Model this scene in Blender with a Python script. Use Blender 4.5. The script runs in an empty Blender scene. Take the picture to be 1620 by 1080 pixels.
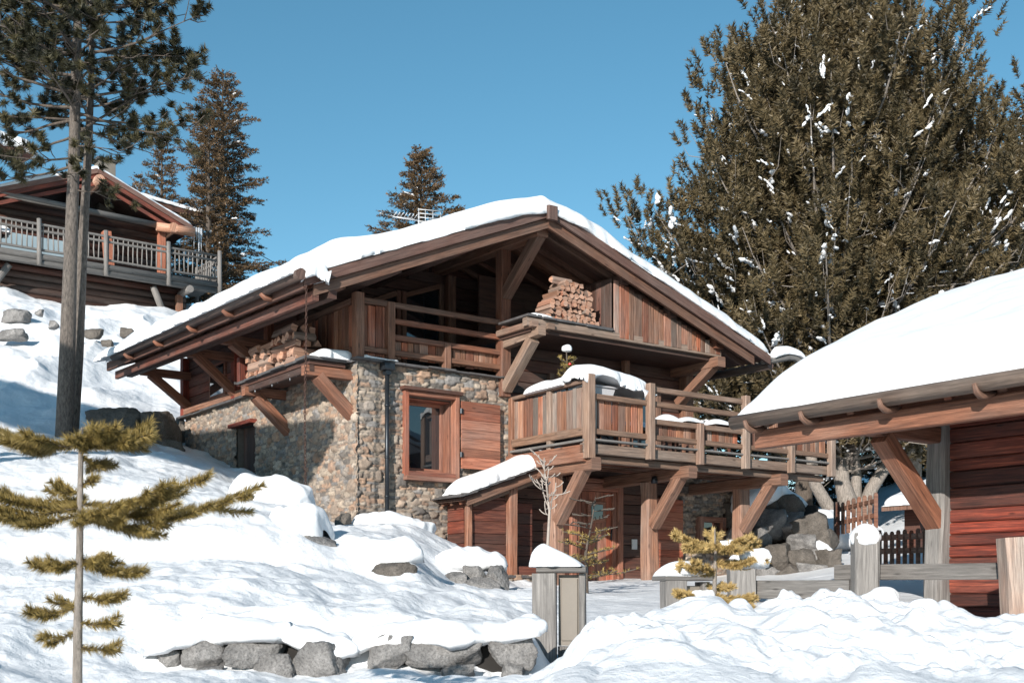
import bpy, math, random
import numpy as np
from mathutils import Vector, Matrix, noise as mnoise
random.seed(7); RNG = np.random.default_rng(11)
S = bpy.context.scene
R = math.radians
# ---------------------------------------------------------------- camera, sky, sun, exposure
FPX, HY = 1863.0, 940.0            # focal length and horizon row of the photograph (1620 px wide)
cam_d = bpy.data.cameras.new('camera'); cam = bpy.data.objects.new('camera', cam_d)
S.collection.objects.link(cam); S.camera = cam
cam.location = (0, 0, 0); cam.rotation_euler = (R(90), 0, 0)
cam_d.sensor_width = 36; cam_d.lens = 36*FPX/1620; cam_d.shift_y = (HY-540)/1620
cam_d.clip_start = 0.1; cam_d.clip_end = 2000
cam_d.dof.use_dof = True; cam_d.dof.focus_distance = 18; cam_d.dof.aperture_fstop = 9
SUN_EL, SUN_AZ = R(18.5), R(19)      # azimuth: degrees left of straight behind the camera
sd = Vector((-math.sin(SUN_AZ)*math.cos(SUN_EL), -math.cos(SUN_AZ)*math.cos(SUN_EL), math.sin(SUN_EL)))
W = bpy.data.worlds.new('World'); S.world = W; W.use_nodes = True
nt = W.node_tree; nt.nodes.clear()
sky = nt.nodes.new('ShaderNodeTexSky'); sky.sky_type = 'NISHITA'; sky.sun_disc = False
sky.sun_elevation = SUN_EL; sky.sun_rotation = math.atan2(sd.x, sd.y)
sky.altitude = 1800; sky.air_density = 1.0; sky.dust_density = 0.3; sky.ozone_density = 1.0
hs = nt.nodes.new('ShaderNodeHueSaturation'); hs.inputs['Hue'].default_value = 0.478; hs.inputs['Saturation'].default_value = 1.22
bg = nt.nodes.new('ShaderNodeBackground'); bg.inputs[1].default_value = 0.112
out = nt.nodes.new('ShaderNodeOutputWorld')
nt.links.new(sky.outputs[0], hs.inputs['Color']); nt.links.new(hs.outputs[0], bg.inputs[0]); nt.links.new(bg.outputs[0], out.inputs[0])
sl = bpy.data.lights.new('sun', 'SUN'); sl.energy = 4.9; sl.angle = R(0.5); sl.color = (1.0, 0.94, 0.87)
so = bpy.data.objects.new('sun', sl); S.collection.objects.link(so)
so.rotation_euler = sd.to_track_quat('Z', 'Y').to_euler()
S.view_settings.view_transform = 'Standard'; S.view_settings.look = 'None'
S.view_settings.exposure = 0.45; S.view_settings.gamma = 1
S.render.engine = 'CYCLES'; S.cycles.max_bounces = 6; S.cycles.diffuse_bounces = 2

# ---------------------------------------------------------------- scene bookkeeping
def link(o): S.collection.objects.link(o); return o
def tag(o, label=None, cat=None, group=None, kind=None):
    if label: o['label'] = label
    if cat: o['category'] = cat
    if group: o['group'] = group
    if kind: o['kind'] = kind
    return o
def thing(name, loc, rz=0.0, label=None, cat=None, group=None):
    o = bpy.data.objects.new(name, None); o.empty_display_size = .2
    o.location = loc; o.rotation_euler = (0, 0, rz)
    return tag(link(o), label, cat, group)
def P(px, py, Y):                    # a point that lies on the sight line of a photo pixel, Y metres deep
    return Vector(((px-810)/FPX*Y, Y, (HY-py)/FPX*Y))

# ---------------------------------------------------------------- vector noise (numpy)
_perm = RNG.permutation(512)
_grad = RNG.random(512)*2-1
def vnoise(x, y, z=0.0, seed=0):
    x = np.asarray(x, float)+seed*17.13; y = np.asarray(y, float)+seed*5.7; z = np.zeros_like(x)+z
    xi, yi, zi = np.floor(x).astype(int), np.floor(y).astype(int), np.floor(z).astype(int)
    fx, fy, fz = x-xi, y-yi, z-zi
    fx, fy, fz = [f*f*f*(f*(f*6-15)+10) for f in (fx, fy, fz)]
    def h(i, j, k): return _grad[_perm[(_perm[(_perm[i & 511]+j) & 511]+k) & 511]]
    def lp(a, b, t): return a+(b-a)*t
    c = [[lp(h(xi, yi+j, zi+k), h(xi+1, yi+j, zi+k), fx) for j in (0, 1)] for k in (0, 1)]
    return lp(lp(c[0][0], c[0][1], fy), lp(c[1][0], c[1][1], fy), fz)
def fbm(x, y, z=0.0, o=4, seed=0):
    s, a, f = 0, 1.0, 1.0
    for i in range(o):
        s = s+a*vnoise(np.asarray(x)*f, np.asarray(y)*f, np.asarray(z)*f, seed+i); a *= .5; f *= 2.03
    return s

# ---------------------------------------------------------------- mesh collector
class MB:
    def __init__(s): s.v = []; s.f = []; s.uv = []; s.c = []; s.sm = []
    def add(s, verts, faces, uvs=None, col=(.5, 0, 0), smooth=False):
        n = len(s.v); s.v += [tuple(p) for p in verts]
        for i, f in enumerate(faces):
            s.f.append(tuple(n+k for k in f)); s.sm.append(smooth)
            s.uv += uvs[i] if uvs else [(0, 0)]*len(f)
            s.c += [col]*len(f)
        return s
    def beam(s, p0, p1, w, h, up=(0, 0, 1), col=None, ch=0.008, wob=0.0, taper=1.0):
        """squared timber from p0 to p1: w across, h along `up`; arrises chamfered"""
        p0, p1 = Vector(p0), Vector(p1); d = (p1-p0); L = d.length
        if L < 1e-6: return s
        d.normalize(); up = Vector(up); sd_ = d.cross(up)
        if sd_.length < 1e-4: up = Vector((0, 1, 0)); sd_ = d.cross(up)
        sd_.normalize(); up = sd_.cross(d).normalized()
        if col is None: col = rc()
        ch = min(ch, w*.3, h*.3)
        hw, hh = w/2, h/2
        prof = [(-hw+ch, -hh), (hw-ch, -hh), (hw, -hh+ch), (hw, hh-ch), (hw-ch, hh), (-hw+ch, hh), (-hw, hh-ch), (-hw, -hh+ch)]
        ns = max(1, int(L/.35)) if wob else 1
        rings = []; per = [0]
        for i in range(8):
            a, b = prof[i], prof[(i+1) % 8]; per.append(per[-1]+math.hypot(a[0]-b[0], a[1]-b[1]))
        vs = []
        ou, ov = random.random()*40, random.random()*40
        for k in range(ns+1):
            t = k/ns; c = p0+d*L*t; sc = 1+(taper-1)*t
            for (x, y) in prof:
                j = (random.uniform(-wob, wob), random.uniform(-wob, wob)) if wob else (0, 0)
                vs.append(c+sd_*(x*sc+j[0])+up*(y*sc+j[1]))
        fs, us = [], []
        for k in range(ns):
            for i in range(8):
                j = (i+1) % 8
                fs.append((k*8+i, k*8+j, (k+1)*8+j, (k+1)*8+i))
                u0, u1 = ou+L*k/ns, ou+L*(k+1)/ns
                us.append([(u0, ov+per[i]), (u0, ov+per[i+1]), (u1, ov+per[i+1]), (u1, ov+per[i])])
        fs.append(tuple(reversed(range(8)))); us.append([(ou+prof[i][0]*.2, ov+prof[i][1]) for i in reversed(range(8))])
        e = ns*8; fs.append(tuple(e+i for i in range(8))); us.append([(ou+prof[i][0]*.2, ov+prof[i][1]) for i in range(8)])
        return s.add(vs, fs, us, col)
    def box(s, a0, a1, b0, b1, z0, z1, col=None, ch=0.004):
        """axis-aligned block, grain along its longest side"""
        d = (abs(a1-a0), abs(b1-b0), abs(z1-z0)); m = d.index(max(d)); c = ((a0+a1)/2, (b0+b1)/2, (z0+z1)/2)
        if m == 0: return s.beam((a0, c[1], c[2]), (a1, c[1], c[2]), d[1], d[2], (0, 0, 1), col, ch)
        if m == 1: return s.beam((c[0], b0, c[2]), (c[0], b1, c[2]), d[0], d[2], (0, 0, 1), col, ch)
        return s.beam((c[0], c[1], z0), (c[0], c[1], z1), d[0], d[1], (0, 1, 0), col, ch)
    def tube(s, pts, rad, n=10, col=None, wob=0.0, caps=True, smooth=True):
        pts = [Vector(p) for p in pts]; m = len(pts)
        if not hasattr(rad, '__len__'): rad = [rad]*m
        if col is None: col = rc()
        vs, L = [], [0]
        for i in range(1, m): L.append(L[-1]+(pts[i]-pts[i-1]).length)
        prev = None; ou, ov = random.random()*40, random.random()*40
        for i in range(m):
            d = (pts[min(i+1, m-1)]-pts[max(i-1, 0)]).normalized()
            if prev is None:
                x = d.orthogonal().normalized()
            else:
                x = (prev-d*prev.dot(d)).normalized()
            prev = x; y = d.cross(x)
            for k in range(n):
                a = 2*math.pi*k/n; r = rad[i]*(1+random.uniform(-wob, wob))
                vs.append(pts[i]+x*math.cos(a)*r+y*math.sin(a)*r)
        fs, us = [], []
        for i in range(m-1):
            for k in range(n):
                j = (k+1) % n
                fs.append((i*n+k, i*n+j, (i+1)*n+j, (i+1)*n+k))
                w = 2*math.pi*rad[0]/n
                us.append([(ou+L[i], ov+w*k), (ou+L[i], ov+w*(k+1)), (ou+L[i+1], ov+w*(k+1)), (ou+L[i+1], ov+w*k)])
        s.add(vs, fs, us, col, smooth)
        if caps:
            n0 = len(s.v)-len(vs)
            for ring, rev in ((0, True), (m-1, False)):
                idx = [n0+ring*n+k for k in range(n)]
                if rev: idx.reverse()
                s.f.append(tuple(idx)); s.sm.append(False)
                s.uv += [(ou+math.cos(6.28*k/n)*rad[ring]*.2, ov+math.sin(6.28*k/n)*rad[ring]) for k in range(n)]
                s.c += [(min(1, col[0]+.25), col[1]*.5, col[2])]*n
        return s
    def prism(s, poly, ext, col=None, uv=None):
        """polygon (list of points) extruded by vector ext"""
        if col is None: col = rc()
        n = len(poly); ext = Vector(ext); ps = [Vector(p) for p in poly]
        vs = ps+[p+ext for p in ps]
        fs = [tuple(range(n)), tuple(n+i for i in reversed(range(n)))]
        fs += [(i, i+n, (i+1) % n+n, (i+1) % n) for i in range(n)]
        # fix winding so normals point out
        nrm = (ps[1]-ps[0]).cross(ps[2]-ps[1])
        if nrm.dot(ext) > 0: fs = [tuple(reversed(f)) for f in fs]
        o = random.random()*30
        us = []
        for f in fs:
            us.append([(o+vs[i].x*.5+vs[i].y*.5, o+vs[i].z) for i in f])
        return s.add(vs, fs, us, col)
    def build(s, name, mat, parent=None, loc=None):
        me = bpy.data.meshes.new(name)
        me.from_pydata(s.v, [], s.f)
        if s.f:
            uvl = me.uv_layers.new(name='UVMap'); uvl.data.foreach_set('uv', np.array(s.uv, 'f').ravel())
            ca = me.color_attributes.new('Col', 'FLOAT_COLOR', 'CORNER')
            c = np.ones((len(s.c), 4), 'f'); c[:, :3] = np.array(s.c, 'f'); ca.data.foreach_set('color', c.ravel())
            me.polygons.foreach_set('use_smooth', s.sm)
        me.materials.append(mat)
        o = bpy.data.objects.new(name, me); link(o)
        if parent is not None: o.parent = parent
        if loc is not None: o.location = loc
        return o
def rc(b=.5, db=.25, g=.25, dg=.25, r=.5):
    """tint of one board: brightness, greyness, redness"""
    return (min(1, max(0, b+random.uniform(-db, db))), min(1, max(0, g+random.uniform(-dg, dg))), random.random())
def npmesh(name, verts, faces, mat, parent=None, cols=None, smooth=True, loc=None, uv=None):
    """fast mesh from numpy arrays; faces (n,3) or (n,4); cols per vertex"""
    me = bpy.data.meshes.new(name); verts = np.asarray(verts, 'f'); faces = np.asarray(faces, 'i')
    k = faces.shape[1]
    me.vertices.add(len(verts)); me.vertices.foreach_set('co', verts.ravel())
    me.loops.add(faces.size); me.loops.foreach_set('vertex_index', faces.ravel())
    me.polygons.add(len(faces)); me.polygons.foreach_set('loop_start', np.arange(0, faces.size, k, dtype='i'))
    me.polygons.foreach_set('loop_total', np.full(len(faces), k, 'i'))
    me.polygons.foreach_set('use_smooth', np.full(len(faces), smooth))
    if cols is not None:
        ca = me.color_attributes.new('Col', 'FLOAT_COLOR', 'POINT')
        c = np.ones((len(verts), 4), 'f'); c[:, :3] = cols; ca.data.foreach_set('color', c.ravel())
    me.update(); me.validate(); me.materials.append(mat)
    o = bpy.data.objects.new(name, me); link(o)
    if parent is not None: o.parent = parent
    if loc is not None: o.location = loc
    return o

# ---------------------------------------------------------------- materials
def newmat(name):
    m = bpy.data.materials.new(name); m.use_nodes = True; n = m.node_tree; n.nodes.clear()
    o = n.nodes.new('ShaderNodeOutputMaterial'); b = n.nodes.new('ShaderNodeBsdfPrincipled')
    n.links.new(b.outputs[0], o.inputs[0]); return m, n, b
def N(n, t, **kw):
    x = n.nodes.new(t)
    for k, v in kw.items():
        if k in x.inputs.keys(): x.inputs[k].default_value = v
        else: setattr(x, k, v)
    return x
def ramp(n, stops):
    r = n.nodes.new('ShaderNodeValToRGB'); e = r.color_ramp.elements
    while len(e) < len(stops): e.new(.5)
    for i, (p, c) in enumerate(stops): e[i].position = p; e[i].color = (*c, 1)
    return r
def mixc(n, fac, a, b, mode='MIX'):
    m = n.nodes.new('ShaderNodeMix'); m.data_type = 'RGBA'; m.blend_type = mode
    for sock, v in ((m.inputs[0], fac), (m.inputs[6], a), (m.inputs[7], b)):
        if isinstance(v, bpy.types.NodeSocket): n.links.new(v, sock)
        elif isinstance(v, tuple): sock.default_value = (*v, 1)
        else: sock.default_value = v
    return m.outputs[2]
def mth(n, op, a, b=0.0, clamp=False):
    m = n.nodes.new('ShaderNodeMath'); m.operation = op; m.use_clamp = clamp
    for i, v in enumerate((a, b)):
        if isinstance(v, bpy.types.NodeSocket): n.links.new(v, m.inputs[i])
        else: m.inputs[i].default_value = v
    return m.outputs[0]
def wood(name, dark, mid, light, grey=(.19, .17, .155), rough=.72, gain=1.0, bump=.35):
    m, n, b = newmat(name); L = n.links
    uv = N(n, 'ShaderNodeUVMap'); col = N(n, 'ShaderNodeVertexColor', layer_name='Col')
    sep = N(n, 'ShaderNodeSeparateColor'); L.new(col.outputs[0], sep.inputs[0])
    mp = N(n, 'ShaderNodeMapping'); mp.inputs['Scale'].default_value = (1.5, 34, 1); L.new(uv.outputs[0], mp.inputs[0])
    n1 = N(n, 'ShaderNodeTexNoise', Scale=1.0, Detail=6.0, Roughness=.7, Distortion=.25); L.new(mp.outputs[0], n1.inputs[0])
    mp2 = N(n, 'ShaderNodeMapping'); mp2.inputs['Scale'].default_value = (4, 210, 1); L.new(uv.outputs[0], mp2.inputs[0])
    n2 = N(n, 'ShaderNodeTexNoise', Scale=1.0, Detail=3.0, Roughness=.6); L.new(mp2.outputs[0], n2.inputs[0])
    mp3 = N(n, 'ShaderNodeMapping'); mp3.inputs['Scale'].default_value = (1.1, 2.6, 1); L.new(uv.outputs[0], mp3.inputs[0])
    n3 = N(n, 'ShaderNodeTexNoise', Scale=1.0, Detail=4.0, Roughness=.6); L.new(mp3.outputs[0], n3.inputs[0])
    r1 = ramp(n, [(.30, dark), (.5, mid), (.72, light)]); L.new(n1.outputs[0], r1.inputs[0])
    r2 = ramp(n, [(.25, tuple(c*.45 for c in grey)), (.5, grey), (.8, tuple(min(.6, c*1.7) for c in grey))]); L.new(n1.outputs[0], r2.inputs[0])
    gf = mth(n, 'ADD', sep.outputs[1], mth(n, 'MULTIPLY', mth(n, 'SUBTRACT', n3.outputs[0], .5), 1.6), True)
    rf_ = mth(n, 'MULTIPLY', mth(n, 'SUBTRACT', sep.outputs[2], .45), 1.5, True)
    warm = mixc(n, 1.0, r1.outputs[0], (1.3, .78, .62), 'MULTIPLY')
    c1 = mixc(n, gf, mixc(n, rf_, r1.outputs[0], warm), r2.outputs[0])
    fine = mth(n, 'ADD', mth(n, 'MULTIPLY', n2.outputs[0], 2.1), -.05)
    br = mth(n, 'MULTIPLY', mth(n, 'ADD', mth(n, 'MULTIPLY', sep.outputs[0], 1.1), .45), gain)
    tot = mth(n, 'MULTIPLY', fine, br)
    vm = N(n, 'ShaderNodeCombineColor')
    for i in range(3): L.new(tot, vm.inputs[i])
    c2 = mixc(n, 1.0, c1, vm.outputs[0], 'MULTIPLY')
    # knots
    mk = N(n, 'ShaderNodeMapping'); mk.inputs['Scale'].default_value = (2.2, 7, 1); L.new(uv.outputs[0], mk.inputs[0])
    vo = N(n, 'ShaderNodeTexVoronoi', Scale=1.0); L.new(mk.outputs[0], vo.inputs[0])
    kr = ramp(n, [(.05, (1, 1, 1)), (.12, (0, 0, 0))]); L.new(vo.outputs[0], kr.inputs[0])
    c3 = mixc(n, mth(n, 'MULTIPLY', kr.outputs[0], .7), c2, tuple(c*.5 for c in dark))
    L.new(c3, b.inputs['Base Color']); b.inputs['Roughness'].default_value = rough
    bp = N(n, 'ShaderNodeBump', Strength=bump, Distance=.012)
    hgt = mth(n, 'ADD', mth(n, 'MULTIPLY', n1.outputs[0], 1.0), mth(n, 'MULTIPLY', n2.outputs[0], .5))
    L.new(hgt, bp.inputs['Height']); L.new(bp.outputs[0], b.inputs['Normal'])
    return m
M = {}
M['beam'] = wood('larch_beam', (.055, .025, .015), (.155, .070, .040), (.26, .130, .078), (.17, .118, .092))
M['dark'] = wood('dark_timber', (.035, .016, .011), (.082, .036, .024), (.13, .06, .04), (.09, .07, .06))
M['rake'] = wood('rake_board', (.05, .024, .018), (.10, .05, .037), (.15, .082, .062), (.13, .092, .078))
M['board'] = wood('old_board', (.09, .034, .019), (.23, .10, .054), (.38, .20, .122), (.20, .165, .14))
M['rail'] = wood('terrace_timber', (.075, .04, .026), (.172, .098, .062), (.265, .16, .108), (.20, .155, .125))
M['red'] = wood('red_siding', (.03, .007, .004), (.12, .028, .017), (.31, .078, .04), (.07, .034, .026))
M['shutter'] = wood('shutter_board', (.11, .042, .025), (.25, .10, .06), (.37, .17, .105), (.17, .12, .10), bump=.2)
M['grey'] = wood('grey_timber', (.065, .057, .052), (.145, .132, .122), (.235, .218, .20), (.16, .15, .14))
M['log'] = wood('firewood', (.13, .06, .036), (.31, .16, .10), (.47, .285, .20), (.30, .235, .195), bump=.5)
def simple(name, col, rough=.8, var=.25, scale=8, bump=.3, bscale=30, metal=0.0, dist=.01, spec=.5):
    m, n, b = newmat(name); L = n.links
    tc = N(n, 'ShaderNodeTexCoord')
    n1 = N(n, 'ShaderNodeTexNoise', Scale=scale, Detail=6.0, Roughness=.65); L.new(tc.outputs['Object'], n1.inputs[0])
    r = ramp(n, [(.25, tuple(c*(1-var) for c in col)), (.75, tuple(min(1, c*(1+var)) for c in col))]); L.new(n1.outputs[0], r.inputs[0])
    L.new(r.outputs[0], b.inputs['Base Color']); b.inputs['Roughness'].default_value = rough; b.inputs['Metallic'].default_value = metal
    b.inputs['Specular IOR Level'].default_value = spec
    n2 = N(n, 'ShaderNodeTexNoise', Scale=bscale, Detail=5.0, Roughness=.7); L.new(tc.outputs['Object'], n2.inputs[0])
    bp = N(n, 'ShaderNodeBump', Strength=bump, Distance=dist); L.new(n2.outputs[0], bp.inputs['Height']); L.new(bp.outputs[0], b.inputs['Normal'])
    return m
def snowmat(name, coarse=.35, fine=.4):
    m, n, b = newmat(name); L = n.links
    tc = N(n, 'ShaderNodeNewGeometry')
    b.inputs['Base Color'].default_value = (.77, .785, .80, 1); b.inputs['Roughness'].default_value = .55
    b.inputs['Specular IOR Level'].default_value = .3
    n1 = N(n, 'ShaderNodeTexNoise', Scale=3.5, Detail=8.0, Roughness=.6); L.new(tc.outputs['Position'], n1.inputs[0])
    n2 = N(n, 'ShaderNodeTexNoise', Scale=45, Detail=5.0, Roughness=.7); L.new(tc.outputs['Position'], n2.inputs[0])
    b1 = N(n, 'ShaderNodeBump', Strength=coarse, Distance=.06); L.new(n1.outputs[0], b1.inputs['Height'])
    b2 = N(n, 'ShaderNodeBump', Strength=fine, Distance=.008); L.new(n2.outputs[0], b2.inputs['Height']); L.new(b1.outputs[0], b2.inputs['Normal'])
    L.new(b2.outputs[0], b.inputs['Normal'])
    return m
M['snow'] = snowmat('snow_ground', .75, .6)
M['hut'] = wood('hut_siding', (.04, .012, .008), (.125, .042, .027), (.25, .095, .058), (.10, .07, .058))
M['roofsnow'] = snowmat('snow_roof', .25, .3)
M['slate'] = simple('slate', (.085, .08, .08), .6, .4, 6, .5, 40)
M['metal'] = simple('dark_metal', (.035, .042, .05), .4, .2, 5, .05, 30, .6)
M['white'] = simple('pale_metal', (.55, .56, .57), .45, .1, 5, .05, 30, .3)
M['cream'] = simple('cream_panel', (.18, .157, .13), .6, .12, 2, .1, 30)
M['iron'] = simple('rusty_iron', (.07, .035, .025), .7, .3, 40, .2, 60, .3)
M['plastic'] = simple('planter_plastic', (.50, .50, .52), .5, .08, 4, .05, 20)
M['redball'] = simple('red_ornament', (.45, .02, .015), .25, .1, 4, .02, 20)
M['mortar'] = simple('mortar', (.13, .115, .10), .9, .2, 12, .3, 40)
M['twig'] = simple('twig_bark', (.36, .31, .27), .8, .2, 20, .3, 60)
def glassmat(name, tint, blind=None):
    m, n, b = newmat(name)
    b.inputs['Base Color'].default_value = (*tint, 1); b.inputs['Roughness'].default_value = .03
    b.inputs['Specular IOR Level'].default_value = .9; b.inputs['IOR'].default_value = 1.6
    b.inputs['Coat Weight'].default_value = 1.0; b.inputs['Coat Roughness'].default_value = .01
    return m
M['glass'] = glassmat('window_glass', (.012, .016, .02))
M['paleglass'] = simple('pale_glass', (.30, .38, .42), .15, .06, 1, .0, 10)
def icemat():
    m, n, b = newmat('ice'); b.inputs['Base Color'].default_value = (.85, .9, .95, 1); b.inputs['Roughness'].default_value = .12
    b.inputs['Transmission Weight'].default_value = .6; b.inputs['IOR'].default_value = 1.31; return m
M['ice'] = icemat()
def rockmat(name, lo, hi):
    m, n, b = newmat(name); L = n.links
    g = N(n, 'ShaderNodeTexCoord'); g = g.outputs['Object']
    n1 = N(n, 'ShaderNodeTexNoise', Scale=3.0, Detail=9.0, Roughness=.7); L.new(g, n1.inputs[0])
    n2 = N(n, 'ShaderNodeTexNoise', Scale=60, Detail=4.0, Roughness=.8); L.new(g, n2.inputs[0])
    r1 = ramp(n, [(.3, lo), (.55, tuple((a+b_)/2 for a, b_ in zip(lo, hi))), (.75, hi)]); L.new(n1.outputs[0], r1.inputs[0])
    r2 = ramp(n, [(.35, (.45, .45, .45)), (.5, (.95, .95, .95)), (.7, (1.25, 1.25, 1.25))]); L.new(n2.outputs[0], r2.inputs[0])
    L.new(mixc(n, 1.0, r1.outputs[0], r2.outputs[0], 'MULTIPLY'), b.inputs['Base Color']); b.inputs['Roughness'].default_value = .85
    bp = N(n, 'ShaderNodeBump', Strength=1.0, Distance=.09); L.new(n1.outputs[0], bp.inputs['Height'])
    bp2 = N(n, 'ShaderNodeBump', Strength=.5, Distance=.01); L.new(n2.outputs[0], bp2.inputs['Height']); L.new(bp.outputs[0], bp2.inputs['Normal'])
    L.new(bp2.outputs[0], b.inputs['Normal']); return m
M['rock'] = rockmat('granite', (.085, .082, .08), (.38, .365, .35))
M['brownrock'] = rockmat('brown_granite', (.06, .052, .044), (.20, .175, .15))
def stonemat():
    m, n, b = newmat('rubble_stone'); L = n.links
    col = N(n, 'ShaderNodeVertexColor', layer_name='Col'); g = N(n, 'ShaderNodeTexCoord')
    n1 = N(n, 'ShaderNodeTexNoise', Scale=22, Detail=7.0, Roughness=.7); L.new(g.outputs['Object'], n1.inputs[0])
    r = ramp(n, [(.28, (.6, .6, .6)), (.72, (1.35, 1.32, 1.28))]); L.new(n1.outputs[0], r.inputs[0])
    L.new(mixc(n, 1.0, col.outputs[0], r.outputs[0], 'MULTIPLY'), b.inputs['Base Color']); b.inputs['Roughness'].default_value = .88
    bp = N(n, 'ShaderNodeBump', Strength=.5, Distance=.012); L.new(n1.outputs[0], bp.inputs['Height']); L.new(bp.outputs[0], b.inputs['Normal'])
    return m
M['stone'] = stonemat()
def barkmat(name, lo, hi, zs=1.0):
    m, n, b = newmat(name); L = n.links
    g = N(n, 'ShaderNodeTexCoord'); mp = N(n, 'ShaderNodeMapping'); mp.inputs['Scale'].default_value = (22, 22, 6*zs); L.new(g.outputs['Object'], mp.inputs[0])
    vo = N(n, 'ShaderNodeTexNoise', Scale=1.6, Detail=8.0, Roughness=.75); L.new(mp.outputs[0], vo.inputs[0])
    r = ramp(n, [(.32, lo), (.5, tuple((a+b_)/2 for a, b_ in zip(lo, hi))), (.68, hi)]); L.new(vo.outputs[0], r.inputs[0])
    L.new(r.outputs[0], b.inputs['Base Color']); b.inputs['Roughness'].default_value = .9
    bp = N(n, 'ShaderNodeBump', Strength=.9, Distance=.03); L.new(vo.outputs[0], bp.inputs['Height']); L.new(bp.outputs[0], b.inputs['Normal'])
    return m
M['bark'] = barkmat('pine_bark', (.03, .025, .022), (.20, .17, .145))
M['palebark'] = barkmat('pale_bark', (.12, .105, .09), (.40, .35, .305))
M['brownbark'] = barkmat('brown_bark', (.05, .038, .03), (.16, .13, .105))
M['gapshade'] = simple('gap_shade_black', (.018, .016, .014), .95, .3, 12, .5, 30)  # near-black, puts the shade of the rock gaps into a colour
def leafmat(name, cols):
    m, n, b = newmat(name); L = n.links
    col = N(n, 'ShaderNodeVertexColor', layer_name='Col'); sep = N(n, 'ShaderNodeSeparateColor'); L.new(col.outputs[0], sep.inputs[0])
    r = ramp(n, [(i/(len(cols)-1), c) for i, c in enumerate(cols)]); L.new(sep.outputs[0], r.inputs[0])
    L.new(r.outputs[0], b.inputs['Base Color']); b.inputs['Roughness'].default_value = .55
    b.inputs['Specular IOR Level'].default_value = .35
    return m
M['pine'] = leafmat('pine_needles', [(.034, .029, .015), (.088, .066, .031), (.165, .125, .065)])
M['pinegreen'] = leafmat('dark_pine_needles', [(.020, .022, .012), (.048, .044, .02), (.10, .084, .038)])
M['larch'] = leafmat('brown_spruce_needles', [(.045, .030, .014), (.10, .062, .028), (.17, .105, .055)])
M['palefir'] = leafmat('golden_fir_needles', [(.20, .14, .05), (.40, .28, .11), (.56, .42, .2)])
M['fir'] = leafmat('young_fir_needles', [(.07, .056, .02), (.22, .16, .048), (.42, .30, .10)])

# ================================================================ THE CHALET (local axes: a along the front, b inwards, z up)
TH = math.atan2(.5869, .8097)
O = Vector((-2.367, 18.0, 0.0))
U1 = Vector((.8097, .5869, 0)); U2 = Vector((-.5869, .8097, 0))
def HW(a, b, z): return O+U1*a+U2*b+Vector((0, 0, z))
def snow_field(name, a0, a1, b0, b1, zf, T, Rr, parent=None, loc=(0, 0, 0), rz=0.0, jit=.05, ov=.04, lump=.03, na=80, nb=40, mat=None, seed=3, hang=0.0, fr=2.2, tm=None):
    """a slab of snow lying on a surface: rounded, slightly overhanging, uneven rim"""
    fa0 = a0 if callable(a0) else (lambda t: a0); fa1 = a1 if callable(a1) else (lambda t: a1)
    def dist(n):
        x = np.linspace(0, 1, n); return .5*x+.5*(1-np.cos(x*math.pi))/2
    s, t = np.meshgrid(dist(na), dist(nb), indexing='ij')
    A0 = np.vectorize(fa0)(t)*1.0; A1 = np.vectorize(fa1)(t)*1.0
    a = A0+(A1-A0)*s; b = b0+(b1-b0)*t
    nj = fbm(a*fr, b*fr, 0, 3, seed)*jit
    nj = nj+fbm(a*fr*4, b*fr*4, 0, 2, seed+9)*jit*.35
    da = np.minimum(a-A0, A1-a); db = np.minimum(b-b0, b1-b)
    k = .25*Rr
    d = -k*np.log(np.exp(-np.clip(da/k, 0, 60))+np.exp(-np.clip(db/k, 0, 60))); d = np.clip(d+k*.69*np.exp(-np.minimum(da, db)/k), 0, None); d = np.minimum(d, np.minimum(da, db)+0*d)
    e = np.clip(d/Rr, 0, 1)*math.pi/2
    h = T*np.sin(e)**.85*(1+fbm(a*1.1, b*1.1, 0, 3, seed+4)*lump/T)
    if tm is not None: h = h*tm(a, b)
    sx = np.where(a-A0 < A1-a, -1, 1)*np.clip(1-da/Rr, 0, 1); sy = np.where(b-b0 < b1-b, -1, 1)*np.clip(1-db/Rr, 0, 1)
    off = ov*np.sin(2*e)+nj*np.cos(e)
    A = a+sx*off; B = b+sy*off
    zb = zf(a, b)
    top = np.stack([A, B, zb+h-hang*np.cos(e)**4*np.clip(.5+fbm(a*3, b*3, 0, 2, seed+7), 0, 2)], -1).reshape(-1, 3)
    bot = np.stack([a, b, zb-.004], -1).reshape(-1, 3)
    n = na*nb; idx = np.arange(n).reshape(na, nb)
    q = np.stack([idx[:-1, :-1], idx[1:, :-1], idx[1:, 1:], idx[:-1, 1:]], -1).reshape(-1, 4)
    F = [q, q[:, ::-1]+n]
    for e1 in (idx[:, 0], idx[::-1, -1], idx[-1, :], idx[0, ::-1]):
        F.append(np.stack([e1[:-1], e1[:-1]+n, e1[1:]+n, e1[1:]], -1))
    o = npmesh(name, np.vstack([top, bot]), np.vstack(F), mat or M['roofsnow'], parent)
    o.location = loc; o.rotation_euler = (0, 0, rz); return o
STONES = np.array([(.27, .222, .18), (.29, .205, .15), (.225, .205, .185), (.13, .122, .115), (.33, .29, .245), (.19, .19, .19), (.26, .185, .14), (.30, .26, .215), (.22, .185, .155)])
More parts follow.
